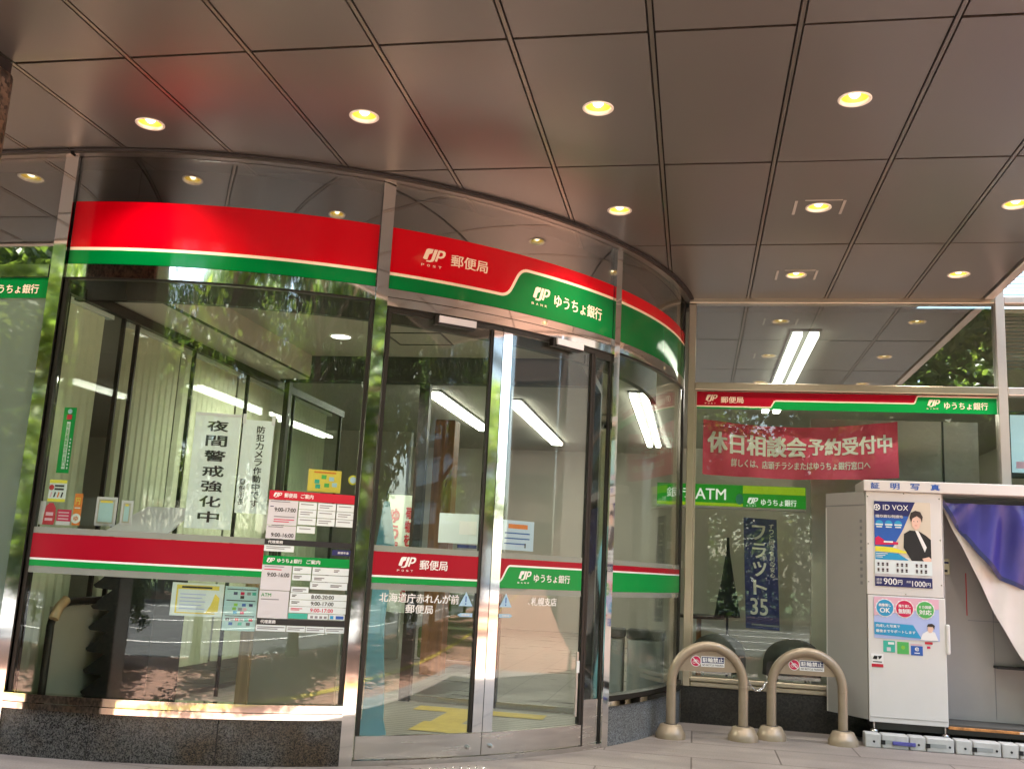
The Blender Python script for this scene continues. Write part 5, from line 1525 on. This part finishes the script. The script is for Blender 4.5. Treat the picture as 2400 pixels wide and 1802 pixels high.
# ================================================================== STREET BEHIND THE CAMERA
def make_tree(seed, h, cr, trunk_r, bark, leaf, nleaf, base=2.6, lsz=.15):
    rng = random.Random(seed)
    root = bpy.data.objects.new("street_tree", None); COL.objects.link(root)
    tr = MB()
    top = Vector((rng.uniform(-.3, .3), rng.uniform(-.3, .3), h * .8))
    P = [Vector((0, 0, 0)), Vector((0, 0, .25)), Vector((.05, .03, h * .25)), Vector((.02, -.05, h * .5)), top]
    tr.tube(P, 1, bark, 12, radii=[trunk_r * 1.35, trunk_r, trunk_r * .85, trunk_r * .5, .03])
    clumps = []
    for i in range(13):
        z = rng.uniform(base, h * .8); a = rng.uniform(0, 6.28); L = cr * rng.uniform(.55, 1.0) * (1.15 - .5 * (z - base) / h)
        s = Vector((.02, 0, z)); e_ = s + Vector((math.cos(a) * L, math.sin(a) * L, rng.uniform(.2, 1.3)))
        mid = s.lerp(e_, .5) + Vector((0, 0, .25))
        tr.tube([s, mid, e_], 1, bark, 7, radii=[trunk_r * .33, trunk_r * .2, .015])
        for q in (mid, e_, s.lerp(e_, .75)):
            clumps.append((q, rng.uniform(.55, 1.0) * cr * .36))
    for i in range(8):
        clumps.append((Vector((rng.gauss(0, cr * .3), rng.gauss(0, cr * .3), h * rng.uniform(.7, 1.0))), cr * rng.uniform(.25, .4)))
    o = tr.build("trunk", root)
    vs, fs = [], []
    per = nleaf // len(clumps)
    for c, r in clumps:
        for _ in range(per):
            d = Vector((rng.gauss(0, 1), rng.gauss(0, 1), rng.gauss(0, 1))).normalized() * r * rng.random() ** .45
            p = c + Vector((d.x, d.y, d.z * .75))
            n = Vector((rng.gauss(0, 1), rng.gauss(0, 1), abs(rng.gauss(0, 1)) + .4)).normalized()
            u = n.cross(Vector((rng.gauss(0, 1), rng.gauss(0, 1), rng.gauss(0, 1)))).normalized(); v = n.cross(u)
            s = lsz * rng.uniform(.6, 1.3)
            b = len(vs)
            vs += [p - u * s, p - u * s * .2 + v * s * .45, p + u * s * .9, p - u * s * .2 - v * s * .45]
            fs.append((b, b + 1, b + 2, b + 3))
    m = MB(); m.add(vs, fs, leaf); m.build("crown", root)
    return root
protoA = make_tree(1, 9.5, 3.6, .19, M['bark'], M['leaf'], 9000)
protoB = make_tree(2, 11.5, 4.4, .27, M['barkp'], M['leafd'], 11000, base=3.4)
protoC = make_tree(3, 8.0, 3.8, .16, M['bark'], M['leaf'], 9000, base=1.6)
spots = [(protoA, -13.5, -3.5, .2), (protoA, -7.8, -3.4, 1.4), (protoA, -1.9, -3.7, 2.2), (protoB, 2.6, -3.8, 0.0), (protoA, 6.9, -3.8, 3.9), (protoB, 11.2, -3.6, 2.0), (protoA, 31.5, -3.4, 1.0), (protoB, 15.5, -3.6, 1.0), (protoA, 24, -3.5, 5.0)]
for i in range(13):
    spots.append((protoC if i % 3 else protoB, -30 + i * 5.2 + random.uniform(-1, 1), -27.0 - random.uniform(0, 1.2), random.uniform(0, 6)))
for i in range(12):
    spots.append((protoB if i % 2 else protoC, -33 + i * 6 + random.uniform(-2, 2), -35 - random.uniform(0, 6), random.uniform(0, 6)))
used = set()
for i, (p, x, y, rz) in enumerate(spots):
    if p not in used:
        o = p; used.add(p)
    else:
        o = p.copy(); COL.objects.link(o)
        for ch in p.children:
            c = ch.copy(); COL.objects.link(c); c.parent = o
    o.location = (x, y, -.40); o.rotation_euler = (0, 0, rz)
    s = random.uniform(1.25, 1.6) if y < -10 else 1.0
    o.scale = (s, s, s)
    if y > -10:
        tag(o, "leafy street tree on the kerb behind the camera, seen only mirrored in the glass", "tree", "street trees along the near kerb")
    else:
        tag(o, "green park tree across the road, seen only mirrored in the glass", "tree", "park trees across the road")
shrub = make_tree(9, 1.7, .85, .03, M['bark'], M['leaf'], 2600, base=.25, lsz=.07)
tag(shrub, "rounded green kerbside shrub behind the camera, seen only mirrored in the glass", "shrub", "shrubs along the near kerb")
shrub.name = "kerb_shrub"
for i, x in enumerate((-13, -11.4, -9.7, -8.1, -6.4, -4.8, 5.2, 6.9, 8.6, 10.2, 12, 13.7, 15.5, 17.4, 19.5)):
    o = shrub
    if i:
        o = shrub.copy(); COL.objects.link(o)
        for ch in shrub.children:
            c = ch.copy(); COL.objects.link(c); c.parent = o
    o.location = (x, -3.3 + .2 * math.sin(i * 2.1), -.4); o.rotation_euler = (0, 0, i * 1.3); o.scale = (1, 1, .85 + .2 * math.sin(i))
# hedge-like planting along the far sidewalk
rng = random.Random(11); vs, fs = [], []
for _ in range(26000):
    p = Vector((rng.uniform(-60, 60), rng.uniform(-33, -29.5), -.4 + 2.6 * rng.random() ** .8)); s = rng.uniform(.15, .32)
    n = Vector((rng.gauss(0, 1), rng.gauss(0, 1), rng.gauss(0, 1))).normalized(); u = n.cross(Vector((rng.gauss(0, 1), rng.gauss(0, 1), rng.gauss(0, 1)))).normalized(); v = n.cross(u)
    b = len(vs); vs += [p - u * s, p + v * s * .5, p + u * s, p - v * s * .5]; fs.append((b, b + 1, b + 2, b + 3))
m = MB(); m.add(vs, fs, M['leafd']); tag(m.build("hedge_planting"), "dense green planting along the park across the road", "planting", kind='stuff')
def tower(x0, x1, y0, y1, h, mat, label, win=None):
    t = thing("office_tower", label, "building", ((x0 + x1) / 2, (y0 + y1) / 2, -.5))
    m = MB(); m.box(x0, x1, y0, y1, -.5, h, M[mat]); m.build("walls", t)
    m = MB(); m.box(x0 - .3, x1 + .3, y0 - .3, y1 + .3, h, h + .8, M['concrete']); m.build("parapet", t)
    z = 3.0
    while z < h - 2:
        m = MB()
        m.box(x0 - .06, x0 - .01, y0 + 1, y1 - 1, z, z + 1.4, M['brown_tower'] if mat == 'stonewall' else M['bulk'])
        m.box(x0 + 1, x1 - 1, y1 + .01, y1 + .06, z, z + 1.4, M['bulk']); m.box(x0 + 1, x1 - 1, y0 - .06, y0 - .01, z, z + 1.4, M['bulk'])
        m.build("window_band", t)
        z += 3.4
tower(62, 80, -5, 11.5, 42, 'brown_tower', "brown office tower down the street on the building's own side")
tower(62, 90, -45, -17.5, 48, 'grey_tower', "tall grey glass tower across the road, mirrored in the doors")
tower(30, 48, -75, -50, 34, 'stonewall', "pale office block behind the park, nearer the grey glass tower")
tower(-60, -35, -80, -55, 30, 'stonewall', "pale office block behind the park, opposite the frosted window")
tower(16, 40, 10, 30, 22, 'brown_tower', "brown neighbouring block just beyond the stone facade")
